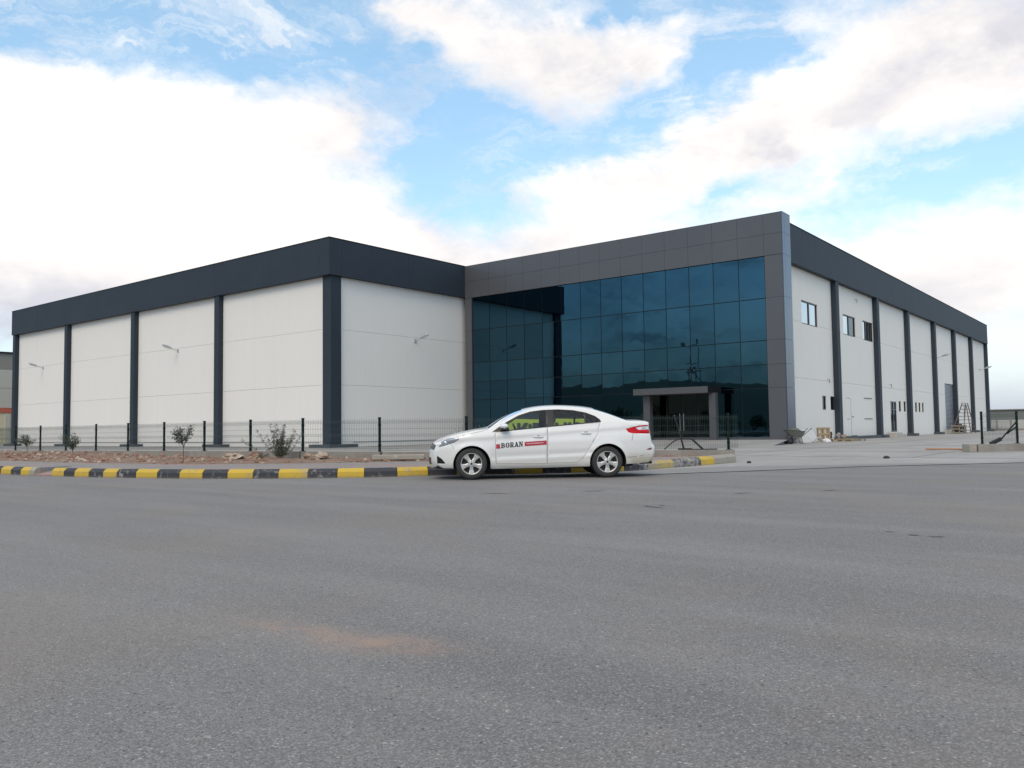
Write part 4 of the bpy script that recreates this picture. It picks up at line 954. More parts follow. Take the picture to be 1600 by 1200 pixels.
# ------------------------------------------------------------------ right corner wall and fence
rw = empty('corner_wall', (-5.4, 32.4, 0), 'stained low concrete wall at the right side of the yard entrance', 'wall')
WD = Vector((.6, .8)); C0 = Vector((-5.35, 32.3))
RU = Vector((cos(YAW + .10), sin(YAW + .10)))
m = wall_run(C0 + Vector((.05, .10)), C0 + RU * 7.0 + Vector((.05, .10)), .27, .27, .3); m.build('wall_section', M_conc.m, rw, bevel=.01)
m = MB(); m.obox((C0.x - .13, C0.y + .0, .135), YAW + .1, .26, .42, .275); m.build('end_block', M_kc, rw, bevel=.01)
rf = empty('corner_fence', (-5.0, 32.4, .27), 'short dark green mesh fence on the stained corner wall at the right edge', 'fence')
cpos = [C0 + RU * (.25 + 1.30 * k) + Vector((.05, .10)) for k in (0, 1)] + [C0 + RU * (1.55 + 2.45) + Vector((.05, .10)), C0 + RU * (1.55 + 4.9) + Vector((.05, .10))]
for p in cpos: post(rf, p.x, p.y, .27, 1.36, YAW)
for a, b in zip(cpos[:1], cpos[1:2]): panel(rf, tuple(a), tuple(b), .3, .3, 1.31, 1.31)
m = MB(); a = cpos[1]; m.beam((a.x - .65 * RU.x, a.y - .65 * RU.y - .1, .36), (a.x, a.y, 1.03), .035); m.beam((a.x - .35 * RU.x, a.y - .35 * RU.y - .1, .62), (a.x, a.y, .86), .035); m.build('brace', M_post, rf)
m = MB(); m.beam((a.x - .98 * RU.x, a.y - .98 * RU.y - .1, .27), (a.x - .60 * RU.x, a.y - .60 * RU.y - .1, .44), .10, .12); m.build('brace_foot', M_black, rf)
# rough ground, weeds and debris behind the wall
def mound(x, y, rx, ry, h, mt, name, label, cat, jit=.5):
    m = MB(); n = 20; k2 = 8
    for a in range(k2 + 1):
        for j in range(n):
            t = 2 * pi * j / n; q = a / k2; px2 = x + cos(t) * rx * q; py2 = y + sin(t) * ry * q
            m.v.append((px2, py2, max(0.006, h * (1 - q * q) * (1 + jit * noise.noise(Vector((px2 * 1.5, py2 * 1.5, 1)))) + .04 * noise.noise(Vector((px2 * 6, py2 * 6, 4))))))
    for a in range(k2):
        for j in range(n): i = a * n + j; i2 = a * n + (j + 1) % n; m.f.append((i, i2, i2 + n, i + n)); m.mi.append(0)
    return tag(m.build(name, mt), label, cat, kind='stuff')
mound(-2.2, 36.0, 3.6, 2.2, .28, M_soil.m, 'soil_heap', 'brown rubble and soil heaped behind the corner wall', 'soil')
M_leafd = mat('weed_leaf', (.045, .065, .035), .8, var=(.08, .085, .05), vscale=9)
def leaf_cloud(m, c_, r3, n, s, elong=2.2, upb=.2):
    for k in range(n):
        while True:
            p = Vector((random.uniform(-1, 1), random.uniform(-1, 1), random.uniform(-1, 1)))
            if p.length < 1: break
        p = Vector(c_) + Vector((p.x * r3[0], p.y * r3[1], p.z * r3[2]))
        d = Vector((random.gauss(0, 1), random.gauss(0, 1), random.gauss(upb, .8))).normalized(); q = d.cross(Vector((random.random(), random.random(), random.random()))).normalized()
        l = s * random.uniform(.7, 1.4); w = l / elong / 2
        i = len(m.v); m.v += [tuple(p), tuple(p + d * l * .5 + q * w), tuple(p + d * l), tuple(p + d * l * .5 - q * w)]; m.f.append((i, i+1, i+2, i+3)); m.mi.append(random.choice((0, 0, 1)))
for (x, y, r_, n) in ((-3.0, 33.6, .6, 900), (-2.2, 34.6, .5, 600)):
    m = MB(); leaf_cloud(m, (x, y, .12), (r_, .35, .22), n, .07); o = m.build('weeds', [M_leafd, M_wood2], fix=False); tag(o, 'dark weeds growing against the right end of the corner wall', 'weeds', kind='stuff')
mound(-1.2, 40.5, 3.5, 1.3, .5, M_leafd, 'undergrowth', 'low dark green undergrowth beyond the corner fence', 'undergrowth')
m = MB(); m.tube([(-7.3, 34.4, .03), (-6.4, 34.2, .05), (-5.9, 33.9, .04)], .03, 6); tag(m.build('orange_pipe', mat('orange_clay', (.42, .20, .10), .8)), 'orange brown pipe lying on the yard left of the corner wall', 'pipe')
m = MB()
for k in range(60): chip(m, random.uniform(-7.4, -5.6), random.uniform(32.6, 36), random.uniform(.01, .04), .005)
tag(m.build('clay_crumbs', M_st, fix=False), 'crumbs of clay and stone by the corner wall', 'rubble', kind='stuff')
m = MB(); m.ellipsoid((-6.48, 25.6, .03), (.09, .07, .05), 10, 6, jit=.5); tag(m.build('rock', M_rust), 'small black stone alone on the yard slab', 'rock')
m = MB(); m.ellipsoid((-8.82, 21.26, .03), (.06, .05, .04), 10, 6, jit=.5); tag(m.build('rock', M_rust), 'small black stone just right of the last kerb block', 'rock')

# ------------------------------------------------------------------ olive saplings and bush
M_olive = mat('olive_leaf', (.075, .095, .065), .65, var=(.05, .066, .046), vscale=20); M_olive2 = mat('olive_leaf_silver', (.15, .165, .125), .6)
M_bark = mat('sapling_bark', (.13, .105, .08), .9)
def sapling(x, y, z0, top, w, label, seed, lean=0.0, stem=.45, n=420):
    random.seed(seed); e_ = empty('olive_sapling', (x, y, z0), label, 'tree', 'olive saplings on the soil strip')
    hgt = top - z0; m = MB(); j = Vector((x + lean * .4, y, z0 + hgt * stem))
    m.tube([(x, y, z0 - .03), (x + lean * .2, y, z0 + hgt * stem * .5), j], [.016, .012, .010], 6); L = MB()
    for k in range(9):
        a = random.uniform(-1, 1); b = random.uniform(-1, 1); tip = j + Vector((lean + w * .5 * a * .785, w * .5 * a * .62 + b * .12, hgt * (1 - stem) * random.uniform(.35, .95)))
        m.tube([j - Vector((0, 0, hgt * .1 * random.random())), j.lerp(tip, .5) + Vector((0, 0, .02)), tip], [.007, .005, .003], 5)
        for t in (.4, .65, .85, 1.0): leaf_cloud(L, j.lerp(tip, t), (w * .14, w * .14, w * .12), n // 14, .05, 2.2)
    m.build('trunk', M_bark, e_); L.build('crown', [M_olive, M_olive2], e_, fix=False)
sapling(-35.6, 14.0, .22, 1.02, .72, 'leftmost small olive sapling before the fence', 11, .04, .42)
sapling(-30.55, 13.48, .22, .98, .85, 'second olive sapling from the left, leaning right over the rubble', 12, .22, .35)
sapling(-21.25, 12.33, .19, 1.20, .62, 'thin stemmed olive sapling with a round crown between two fence posts', 13, .03, .46, 430)
random.seed(21)
bush = empty('olive_bush', (-19.2, 14.0, .22), 'bushy young olive with many upright shoots in front of the fence', 'bush')
m = MB(); L = MB()
for k in range(26):
    a = random.gauss(0, .42); b = random.gauss(0, .25); h_ = random.uniform(.5, .98) * (1 - .35 * abs(a)); base = Vector((-19.2 + random.gauss(0, .03), 14.0, .2))
    tip = base + Vector((a * .785, a * .62 + b * .4, h_)); mid_ = base.lerp(tip, .5) + Vector((a * .12, 0, -.04))
    m.tube([base, mid_, tip], [.008, .006, .003], 5)
    for t in [q / 7 for q in range(2, 8)]:
        p = (base.lerp(mid_, t * 2) if t < .5 else mid_.lerp(tip, t * 2 - 1)); leaf_cloud(L, p, (.05, .05, .06), 22, .046, 2.8, upb=1.2)
leaf_cloud(L, (-19.65, 13.7, .32), (.14, .1, .06), 120, .05, 3)
m.build('stems', M_bark, bush); L.build('foliage', [M_olive, M_olive2], bush, fix=False)
random.seed(5)
# dry stalks behind the bonnet
m = MB()
for k in range(34):
    x = random.uniform(-15.45, -14.4); y = 17.0 + (x + 15.4) * .8 + random.uniform(-.1, .1); h_ = random.uniform(.4, .95); m.tube([(x, y, .2), (x + random.gauss(0, .04), y, .2 + h_ * .6), (x + random.gauss(0, .1), y, .2 + h_)], [.008, .006, .004], 4)
o = m.build('dry_stalks', mat('dry_stalk', (.22, .20, .16), .9)); tag(o, 'dry grey stalks growing at the fence behind the car bonnet', 'plant')

# ------------------------------------------------------------------ distant buildings
nb = empty('neighbour_building', (-100, 45, 0), 'beige neighbouring factory with orange band at the left edge', 'building')
M_nb1 = mat('beige_wall', (.50, .49, .43), .9); M_nb2 = mat('taupe_fascia', (.27, .26, .23), .8); M_nb3 = mat('orange_band', (.50, .13, .08), .7); M_nb4 = mat('cream_column', (.62, .58, .42), .9)
for (z0, z1, mt, nm) in ((4.0, 6.15, M_nb1, 'wall_panel'), (6.18, 8.2, M_nb1, 'wall_panel'), (8.22, 10.0, M_nb2, 'fascia')):
    m = MB(); m.box(-112, -100, 20, 60, z0, z1); m.build(nm, mt, nb)
m = MB(); m.box(-112, -100, 20, 60, 0, 3.45); m.build('wall_panel', M_nb4, nb)
m = MB(); m.box(-112, -99.9, 20, 60, 3.47, 3.97); m.build('band', M_nb3, nb); m = MB(); m.box(-112.1, -99.8, 19.9, 60, 10.0, 10.15); m.build('coping', M_black, nb)
for y in (37.0, 31, 43): m = MB(); m.box(-100, -99.85, y, y + .5, 0, 3.4); m.build('column', M_nb1, nb)

fw_ = empty('far_panel_fence', (-10, 122, 0), 'pale concrete panel fence far behind the building on the right', 'fence')
M_fw = mat('far_fence_panel', (.55, .56, .55), .9, var=(.42, .43, .42), vscale=.8); pm0 = None
for k in range(24):
    x = -22 + k * 1.55
    m = MB(); m.box(x, x + 1.4, 121.9, 122.0, 0, 1.35); m.build('fence_panel', M_fw, fw_); m = MB(); m.box(x + 1.42, x + 1.53, 121.85, 122.05, 0, 1.55 if k % 3 == 0 else 1.4); m.build('post', M_conc.m, fw_)
m = MB(); m.box(-22, 16, 121.8, 122.1, 0, .25); m.build('base', M_conc.m, fw_)
sh_ = empty('far_shed', (-10, 150, 0), 'long low grey green shed with stepped roof beyond the far fence', 'shed')
M_shed = mat('shed_green_grey', (.17, .18, .17), .9, var=(.20, .21, .20), vscale=.4)
for k, (x0, x1, h) in enumerate(((-34, -14, 2.95), (-13.98, -8, 2.8), (-7.98, 1, 2.65), (1.02, 16, 2.5))):
    m = MB(); m.box(x0, x1, 150, 162, 0, h); m.build('wall', M_shed, sh_); m = MB(); m.box(x0 - .1, x1 + .1, 149.8, 162, h, h + .15); m.build('roof', M_conc.m, sh_)
m = MB(); m.box(-22.5, -18.2, 118, 121.5, 0, 2.5); m.build('tool_shed', M_shed); tag(bpy.data.objects['tool_shed'], 'dark low hut right behind the rear corner of the building', 'hut')

# ------------------------------------------------------------------ land behind the camera (mirrored by the glass)
M_hill = mat('hill_scrub', (.035, .05, .030), .95, var=(.06, .06, .035), vscale=.02)
m = MB(); n = 72
for j in range(n + 1):
    t = rad(180 + 20 + (320 - 180 - 20 + 60) * j / n)
    for (rd, hh) in ((170, -1), (230, 9), (330, 19), (480, 32), (700, 20)):
        hz_ = hh + (hh * .5 * noise.noise(Vector((cos(t) * 4, sin(t) * 4, rd * .01)))) if hh > 0 else -1
        m.v.append((cos(t) * rd, sin(t) * rd, hz_))
for j in range(n):
    for a in range(4): i = j * 5 + a; m.f.append((i, i + 1, i + 6, i + 5)); m.mi.append(0)
struct(m.build('hills', M_hill, smooth=True))
M_tree = mat('tree_leaf', (.030, .045, .022), .8, var=(.05, .07, .035), vscale=1)
random.seed(33)
for k in range(16):
    x = -110 + k * 7.0 + random.uniform(-2, 2); y = -62 + random.uniform(-8, 8); hh = random.uniform(2.6, 5.5)
    e_ = empty('roadside_tree', (x, y, 0), ['leftmost dark tree in the row across the road, behind the viewer', 'second dark tree from the left in the row across the road', 'third dark tree from the left in the row across the road'][k] if k < 3 else 'dark tree number %s from the left in the row across the road' % ('four five six seven eight nine ten eleven twelve thirteen fourteen fifteen sixteen'.split()[k - 3]), 'tree', 'trees across the road')
    m = MB(); m.tube([(x, y, 0), (x, y, hh * .5)], [.14, .08], 6); m.build('trunk', M_bark, e_)
    L = MB(); leaf_cloud(L, (x, y, hh * .6), (hh * .5, hh * .5, hh * .42), 420, .55, 1.6); L.build('crown', M_tree, e_, fix=False)
# power pylon across the road
py_ = empty('utility_pole', (-53.2, -20, 0), 'A frame utility pole with lamps across the road, mirrored in the glass front', 'pole')
M_pole = mat('pole_steel', (.22, .22, .22), .7)
X0, Y0 = -53.2, -20
for (a, b) in (((-1.6, 0, 0), (-.5, 0, 9.5)), ((1.4, 0, 0), (.3, 0, 9.0)), ((0, .7, 0), (-.2, .2, 12.2)), ((.9, 0, 2), (1.2, 0, 12.8))):
    m = MB(); m.tube([(X0 + a[0], Y0 + a[1], a[2]), (X0 + b[0], Y0 + b[1], b[2])], .07, 7); m.build('leg', M_pole, py_)
for (a, b) in (((-1.0, 0, 8.6), (1.3, 0, 8.8)), ((-.8, 0, 10), (.9, 0, 10.2)), ((-.4, 0, 9), (2.6, 0, 6.6)), ((-1.2, 0, 5), (1.1, 0, 5.1)), ((-1.5, 0, 12.3), (1.6, 0, 12.6))):
    m = MB(); m.tube([(X0 + a[0], Y0 + a[1], a[2]), (X0 + b[0], Y0 + b[1], b[2])], .06, 7); m.build('crossarm', M_pole, py_)
for (x, z) in ((-1.4, 12.7), (1.2, 13.0), (.5, 9.4), (-.3, 9.2)):
    m = MB(); m.ellipsoid((X0 + x, Y0, z), (.2, .2, .38), 10, 6); m.build('lamp_head', M_pole, py_)
# ------------------------------------------------------------------ the car
random.seed(9)
CO = Vector((-11.40, 13.02, 0.004)); CAng = rad(42.1)
car = empty('parked_car', CO, 'white four door saloon with BORAN lettering parked along the striped kerb', 'car', rz=CAng)
M_cw = NT('car_white_paint'); A = M_cw; P = A.tc.outputs['Object']
dn = A.noise(P, 2.5, 6, .65); sz = A.n('ShaderNodeSeparateXYZ'); A.l(P, sz.inputs[0])
dz = A.math('ADD', sz.outputs[2], A.math('MULTIPLY', dn, .30))
dirt = A.math('MULTIPLY', A.rng(dz, .34, .62, 1, 0), A.rng(dn, .3, .7, .35, 1))
rear = A.math('MULTIPLY', A.rng(A.math('ADD', sz.outputs[0], A.math('MULTIPLY', dn, .3)), 3.1, 3.4), A.rng(dz, .52, .66, 1, 0))
dd = A.math('MAXIMUM', A.math('MULTIPLY', dirt, .75), A.math('MULTIPLY', rear, 1.0))
c = A.mix(dd, (.76, .75, .73), (.47, .43, .35))
A.l(c, A.b.inputs['Base Color']); A.b.inputs['Roughness'].default_value = .38; A.b.inputs['Coat Weight'].default_value = .8; A.b.inputs['Coat Roughness'].default_value = .05
M_cw = A.m
M_gl = bpy.data.materials.new('car_glass'); M_gl.use_nodes = True; t_ = M_gl.node_tree; t_.nodes.clear()
tr = t_.nodes.new('ShaderNodeBsdfTransparent'); tr.inputs[0].default_value = (.74, .79, .77, 1); gb = t_.nodes.new('ShaderNodeBsdfGlossy'); gb.inputs['Roughness'].default_value = .01; gb.inputs[0].default_value = (.9, .95, 1, 1)
fr_ = t_.nodes.new('ShaderNodeFresnel'); fr_.inputs[0].default_value = 1.5; mx_ = t_.nodes.new('ShaderNodeMixShader'); ou = t_.nodes.new('ShaderNodeOutputMaterial')
t_.links.new(fr_.outputs[0], mx_.inputs[0]); t_.links.new(tr.outputs[0], mx_.inputs[1]); t_.links.new(gb.outputs[0], mx_.inputs[2]); t_.links.new(mx_.outputs[0], ou.inputs[0])
M_trim = mat('car_black_trim', (.015, .015, .017), .35); M_inner = mat('car_dark_liner', (.010, .010, .011), .9); M_plastic = mat('car_grey_interior', (.06, .06, .062), .8)
M_head = mat('headliner', (.30, .30, .29), .9); M_tyre = mat('tyre_rubber', (.022, .022, .024), .75, var=(.045, .042, .040), vscale=5, bump=.2, bscale=30)
M_alloy = mat('alloy_rim', (.62, .62, .61), .35, metal=.45, var=(.50, .48, .45), vscale=9); M_disc = mat('brake_disc', (.035, .033, .03), .6, metal=.4)
M_red = mat('tail_lamp_red', (.55, .004, .010), .35, spec=.25); M_clear = mat('lamp_clear', (.70, .71, .74), .12, metal=.3, coat=1); M_chrome = mat('chrome', (.6, .61, .63), .12, metal=1)
M_hl = mat('headlamp_silver', (.36, .38, .42), .15, metal=.5, coat=1); M_decr = mat('decal_red', (.45, .025, .05), .45); M_deck = mat('decal_black', (.012, .012, .014), .45); M_decw = mat('decal_white', (.75, .72, .72), .5)

def interp(T, x):
    if x <= T[0][0]: return T[0][1]
    for (a, b), (c_, d) in zip(T[:-1], T[1:]):
        if x <= c_: t = (x - a) / (c_ - a); t = t * t * (3 - 2 * t) * .5 + t * .5; return b + (d - b) * t
    return T[-1][1]
SEC = [(.18, .80), (.24, .845), (.32, .868), (.38, .872), (.42, .878), (.60, .893), (.74, .892), (.84, .880), (.93, .862), (1.02, .84), (1.12, .815)]
BELT = [(-.8, .70), (.0, .88), (.41, .93), (1.5, 1.016), (2.58, 1.10), (3.0, 1.10), (3.75, 1.05)]
def plan(x):
    w = 1.0
    if x < .1: w -= .36 * min(1.2, (.1 - x) / .95) ** 2.6
    if x > 2.75: w -= .26 * min(1.2, (x - 2.75) / 1.0) ** 2.4
    return w
def halfw(x, z):
    zb_ = interp(BELT, x); w = interp(SEC, min(z, zb_))
    # subtle shoulder crease rising to the rear and a sill crease
    zc = .84 + (x - .3) * .062; w += .012 * math.exp(-((z - zc) / .035) ** 2) - .010 * math.exp(-((z - zc + .09) / .06) ** 2)
    zs = .375 + (x - .5) * .033; w += .010 * math.exp(-((z - zs) / .025) ** 2) - .012 * math.exp(-((z - zs - .07) / .05) ** 2) if .4 < x < 2.4 else 0
    # flares round the wheels
    for xc in (0.0, 2.7):
        d = hypot(x - xc, z - .31); w += .016 * math.exp(-((d - .37) / .06) ** 2)
    w *= plan(x)
    if z > zb_:
        q = z - zb_; k = .50 if x < 2.2 else .50 + (x - 2.2) * .10
        w -= k * q + .25 * q * q
        if x > 2.2: w -= .10 * (x - 2.2) * q
    return w
SIL = [(-.775, .232), (-.80, .30), (-.812, .38), (-.805, .49), (-.785, .60), (-.74, .70), (-.69, .752), (-.55, .832), (-.39, .887), (-.20, .933), (.02, .978), (.234, 1.010), (.334, 1.026),
       (.453, 1.094), (.611, 1.192), (.831, 1.302), (1.04, 1.374), (1.25, 1.424), (1.504, 1.452), (1.76, 1.459), (2.01, 1.450), (2.27, 1.430), (2.457, 1.402), (2.60, 1.362), (2.775, 1.305), (2.966, 1.232), (3.13, 1.168), (3.23, 1.146),
       (3.42, 1.140), (3.574, 1.122), (3.625, 1.09), (3.645, 1.03), (3.67, .944), (3.685, .833), (3.71, .707), (3.765, .627), (3.78, .564), (3.765, .454), (3.735, .36), (3.70, .285)]
SILs = spline(SIL, 4)
# arc-length normal offsets: crown height over the width of the body
def crown(x, z):
    if x < -.6 and z < .76: return .16
    if z < 1.06 and x > 3.55: return .10
    if x < .33: return .035
    if x < 1.04: return .075
    if x < 2.45: return .055
    if x < 3.2: return .06
    return .035
edge = []
for i, (x, z) in enumerate(SILs):
    a = SILs[max(0, i - 1)]; b = SILs[min(len(SILs) - 1, i + 1)]; tx, tz = b[0] - a[0], b[1] - a[1]; L_ = hypot(tx, tz) or 1; nx_, nz_ = -tz / L_, tx / L_
    cr_ = sum(crown(*SILs[max(0, min(len(SILs) - 1, i + q))]) for q in range(-4, 5)) / 9
    edge.append((x - nx_ * cr_ * .72, z - nz_ * cr_ * .72, nx_, nz_, cr_))
EP = [(e[0], e[1]) for e in edge]
# side body outline with wheel arches
def arc(cx, cz, r_, a0, a1, n): return [(cx + r_ * cos(rad(a0 + (a1 - a0) * k / n)), cz + r_ * sin(rad(a0 + (a1 - a0) * k / n))) for k in range(n + 1)]
AF = arc(.01, .300, .368, -14, 194, 30); AR = arc(2.715, .306, .368, -8, 194, 30)
bottom = [(3.55, .285), (3.30, .268)] + [(3.085, .262)] + AR[1:-1] + [(2.352, .226)] + [(1.9, .219), (1.4, .210), (.9, .205)] + [(.385, .204)] + AF[1:-1] + [(-.350, .222), (-.55, .228)]
outl = EP + bottom
DLO = [(.415, .931), (.507, .999), (.706, 1.128), (.952, 1.258), (1.197, 1.332), (1.442, 1.362), (1.749, 1.370), (2.056, 1.350), (2.302, 1.300), (2.485, 1.228), (2.573, 1.160), (2.598, 1.115), (2.585, 1.100), (2.038, 1.058), (1.519, 1.016), (.82, .959), (.578, .936)]
def smooth_closed(P_, n=4):
    return P_
GF = [(.735, .957), (.742, 1.085), (.951, 1.222), (1.197, 1.305), (1.42, 1.340), (1.499, 1.345), (1.499, 1.022)]
GR = [(1.655, 1.035), (1.660, 1.348), (1.749, 1.350), (2.056, 1.330), (2.262, 1.288), (2.262, 1.083), (2.038, 1.067)]
GQ = [(2.300, 1.088), (2.300, 1.276), (2.40, 1.240), (2.48, 1.202), (2.545, 1.150), (2.562, 1.118), (2.552, 1.108)]
GP = .0045
D1 = [(.474, .925), (.472, .608), (.482, .308), (1.494, .298), (1.513, 1.008), (1.512, 1.016), (.82, .959), (.578, .936)]
D2 = [(1.520, 1.016), (1.501, .300), (2.087, .313), (2.195, .372), (2.288, .492), (2.399, .672), (2.525, .882), (2.572, 1.094), (2.038, 1.058)]
def offset_poly(P_, d):
    n = len(P_); ar = sum(P_[i][0] * P_[(i + 1) % n][1] - P_[(i + 1) % n][0] * P_[i][1] for i in range(n)); s_ = 1 if ar > 0 else -1; out = []
    for i in range(n):
        a = Vector(P_[i - 1]); b = Vector(P_[i]); c_ = Vector(P_[(i + 1) % n]); e1 = (b - a).normalized(); e2 = (c_ - b).normalized()
        n1 = Vector((-e1.y, e1.x)) * s_; n2_ = Vector((-e2.y, e2.x)) * s_; h = (n1 + n2_); h = h / max(.35, h.dot(n1)) if h.length > 1e-6 else n1
        out.append(tuple(b + h * d))
    return out
D1i, D2i = offset_poly(D1, GP), offset_poly(D2, GP)
HEAD = [(-.693, .655), (-.672, .725), (-.62, .765), (-.476, .815), (-.30, .828), (-.236, .822), (-.243, .783), (-.342, .725), (-.537, .667), (-.657, .645)]
FOG = [(-.752, .455), (-.658, .465), (-.584, .414), (-.516, .330), (-.53, .318), (-.734, .310)]
TAIL = [(3.086, .960), (3.266, 1.004), (3.483, 1.035), (3.560, 1.030), (3.605, .97), (3.612, .863), (3.232, .867), (3.14, .890)]
TAILW = [(3.296, .979), (3.498, 1.014), (3.57, 1.005), (3.594, .935), (3.357, .938)]
REF = [(3.503, .535), (3.566, .568), (3.64, .570), (3.62, .535)]
BUMP = [(3.232, .862), (3.205, .72), (3.09, .66)]
def clip_in(P_):   # keep the lamp corners inside the body outline
    out = []
    for p in P_:
        q = Vector(p)
        for _ in range(40):
            if inpoly(q.x, q.y, outl) and dpoly(q.x, q.y, outl) > .006: break
            q = q + (Vector((1.4, .7)) - q).normalized() * .006
        out.append(tuple(q))
    return out
HEAD, FOG, TAIL, TAILW, REF, DLO = [clip_in(x) for x in (HEAD, FOG, TAIL, TAILW, REF, DLO)]
feats = [DLO, GF, GR, GQ, D1, D1i, D2, D2i, HEAD, FOG, TAIL, TAILW, REF]
V2 = []; ED = []
def addloop(P_, closed=True):
    i = len(V2); V2.extend(P_); n = len(P_)
    for k in range(n if closed else n - 1): ED.append((i + k, i + (k + 1) % n))
addloop(outl)
for f in feats: addloop(f)
addloop([(3.232, .860), (3.205, .72), (3.10, .66)], False)
def curve_pts(step=.035):
    x = -.80
    while x < 3.8:
        z = .22
        while z < 1.46:
            if inpoly(x, z, outl) and dpoly(x, z, outl) > .012: V2.append((x + (step * .5 if int(z / step) % 2 else 0) * .999, z))
            z += step
        x += step
curve_pts()
# rows hugging the outline so that the shoulder rolls over smoothly
for off in (.010, .022, .038):
    for p in offset_poly(outl, off)[::1]:
        if inpoly(*p, outl) and dpoly(*p, outl) > off * .8: V2.append(p)
V2 = [v for v in V2[:len(outl)]] + V2[len(outl):]
cdt = delaunay_2d_cdt([Vector(v) for v in V2], ED, [], 0, 1e-5)
CV = [(v.x, v.y) for v in cdt[0]]; CF = [tuple(f) for f in cdt[2]]
topE = EP
def edgedist_top(x, z):
    best = 9
    for (ax_, ay), (bx, by) in zip(EP[:-1], EP[1:]):
        if abs(ax_ - x) > .25: continue
        dx, dy = bx - ax_, by - ay; t = max(0, min(1, ((x - ax_) * dx + (z - ay) * dy) / (dx * dx + dy * dy + 1e-9))); q = hypot(x - ax_ - t * dx, z - ay - t * dy)
        if q < best: best = q
    return best
RR = .045
def ybody(x, z):
    w = halfw(x, z); d = edgedist_top(x, z)
    if d < RR: u = 1 - d / RR; w -= RR * .75 * (1 - sqrt(max(0, 1 - u * u)))
    if z < .26: w -= (.26 - z) * .25
    return w
YV = [ybody(x, z) for x, z in CV]
def region(cx, cz):
    p = (cx, cz)
    if inpoly(*p, GF) or inpoly(*p, GR): return 'window'
    if inpoly(*p, GQ): return 'quarter_window'
    if inpoly(*p, DLO): return 'window_frame'
    if inpoly(*p, HEAD): return 'headlight'
    if inpoly(*p, FOG): return 'fog_recess'
    if inpoly(*p, TAILW): return 'reversing_lamp'
    if inpoly(*p, TAIL): return 'tail_light'
    if inpoly(*p, REF): return 'reflector'
    if inpoly(*p, D1i): return 'front_door'
    if inpoly(*p, D2i): return 'rear_door'
    if inpoly(*p, D1) or inpoly(*p, D2): return None
    return 'body_side'
REG = {}
for f in CF:
    cx = sum(CV[i][0] for i in f) / 3; cz = sum(CV[i][1] for i in f) / 3
    if not inpoly(cx, cz, outl): continue
    q = region(cx, cz)
    if q == 'window': q = 'front_window' if cx < 1.55 else 'rear_window'
    REG.setdefault(q, []).append(f)
def sub(faces, sgn, dy=0.0, dfun=None):
    m = MB(); mp = {}
    for f in faces:
        g = []
        for i in f:
            if i not in mp:
                mp[i] = len(m.v); x, z = CV[i]; y = (YV[i] + dy) * -sgn; m.v.append((x, y, z))
            g.append(mp[i])
        m.f.append(tuple(g if sgn > 0 else g[::-1])); m.mi.append(0)
    return m
def fin(m, name, mt, parent, smooth=True, bevel=0):
    me = bpy.data.meshes.new(name); me.from_pydata(m.v, [], m.f); mts = mt if isinstance(mt, (list, tuple)) else [mt]
    for q in mts: me.materials.append(q)
    if len(mts) > 1: me.polygons.foreach_set('material_index', m.mi)
    me.polygons.foreach_set('use_smooth', [smooth] * len(me.polygons)); me.update()
    o = bpy.data.objects.new(name, me); COL.objects.link(o); o.parent = parent; return o
PART = dict(body_side=M_cw, front_door=M_cw, rear_door=M_cw, window_frame=M_trim, front_window=M_gl, rear_window=M_gl, quarter_window=M_gl, headlight=M_hl, fog_recess=M_trim, tail_light=M_red, reversing_lamp=M_clear, reflector=mat('reflector_red', (.22, .02, .03), .3))
NM = dict(front_door='door', rear_door='door', front_window='window', rear_window='window', quarter_window='window')
DOORS = {}
for sgn in (1, -1):            # 1 = the side turned to the camera
    for k, mt in PART.items():
        if k not in REG: continue
        dy = {'window_frame': -.006, 'front_window': -.010, 'rear_window': -.010, 'quarter_window': -.008, 'headlight': -.002, 'fog_recess': -.03, 'front_door': .0015, 'rear_door': .0015}.get(k, 0)
        o = fin(sub(REG[k], sgn, dy), NM.get(k, k), mt, car)
        if k.endswith('door'): DOORS[(k, sgn)] = o
    allf = [f for k, v in REG.items() if k not in ('front_window', 'rear_window', 'quarter_window') for f in v]
    fin(sub(allf, sgn, -.028), 'body_liner', M_inner, car)
# centre strip: nose, bonnet, windscreen, roof, rear screen, boot, tail
NTt = [-1, -.97, -.92, -.84, -.7, -.5, -.25, 0, .25, .5, .7, .84, .92, .97, 1]
def strip(i0, i1, t0, t1, name, mt, off=0.0):
    m = MB(); ts = [t for t in NTt if t0 - 1e-6 <= t <= t1 + 1e-6]; n = len(ts)
    for i in range(i0, i1 + 1):
        ex_, ez, nx_, nz_, cr_ = edge[i]; w = ybody(ex_, ez)
        for t in ts:
            h = cr_ * (1 - abs(t) ** 2.4) + off; m.v.append((ex_ + nx_ * h, w * t, ez + nz_ * h))
    for a in range(i1 - i0):
        for b in range(n - 1): q = a * n + b; m.f.append((q, q + 1, q + n + 1, q + n)); m.mi.append(0)
    return fin(m, name, mt, car)
def idx(xq, lo=0):
    for i in range(lo, len(SILs)):
        if SILs[i][0] >= xq: return i
    return len(SILs) - 1
iN = next(i for i, p in enumerate(SILs) if p[1] > .70)
iC = idx(.32, iN); iR0 = idx(1.04, iC); iR1 = idx(2.47, iR0); iT0 = idx(3.16, iR1); iT1 = idx(3.56, iT0); iE = len(SILs) - 1
strip(0, iN, -1, 1, 'front_bumper', M_cw); strip(iN, iC, -1, 1, 'bonnet', M_cw)
for a, b in ((-1, -.92), (.92, 1)): strip(iC, iR0, a, b, 'windscreen_pillar', M_cw); strip(iR1, iT0, a, b, 'rear_pillar', M_cw)
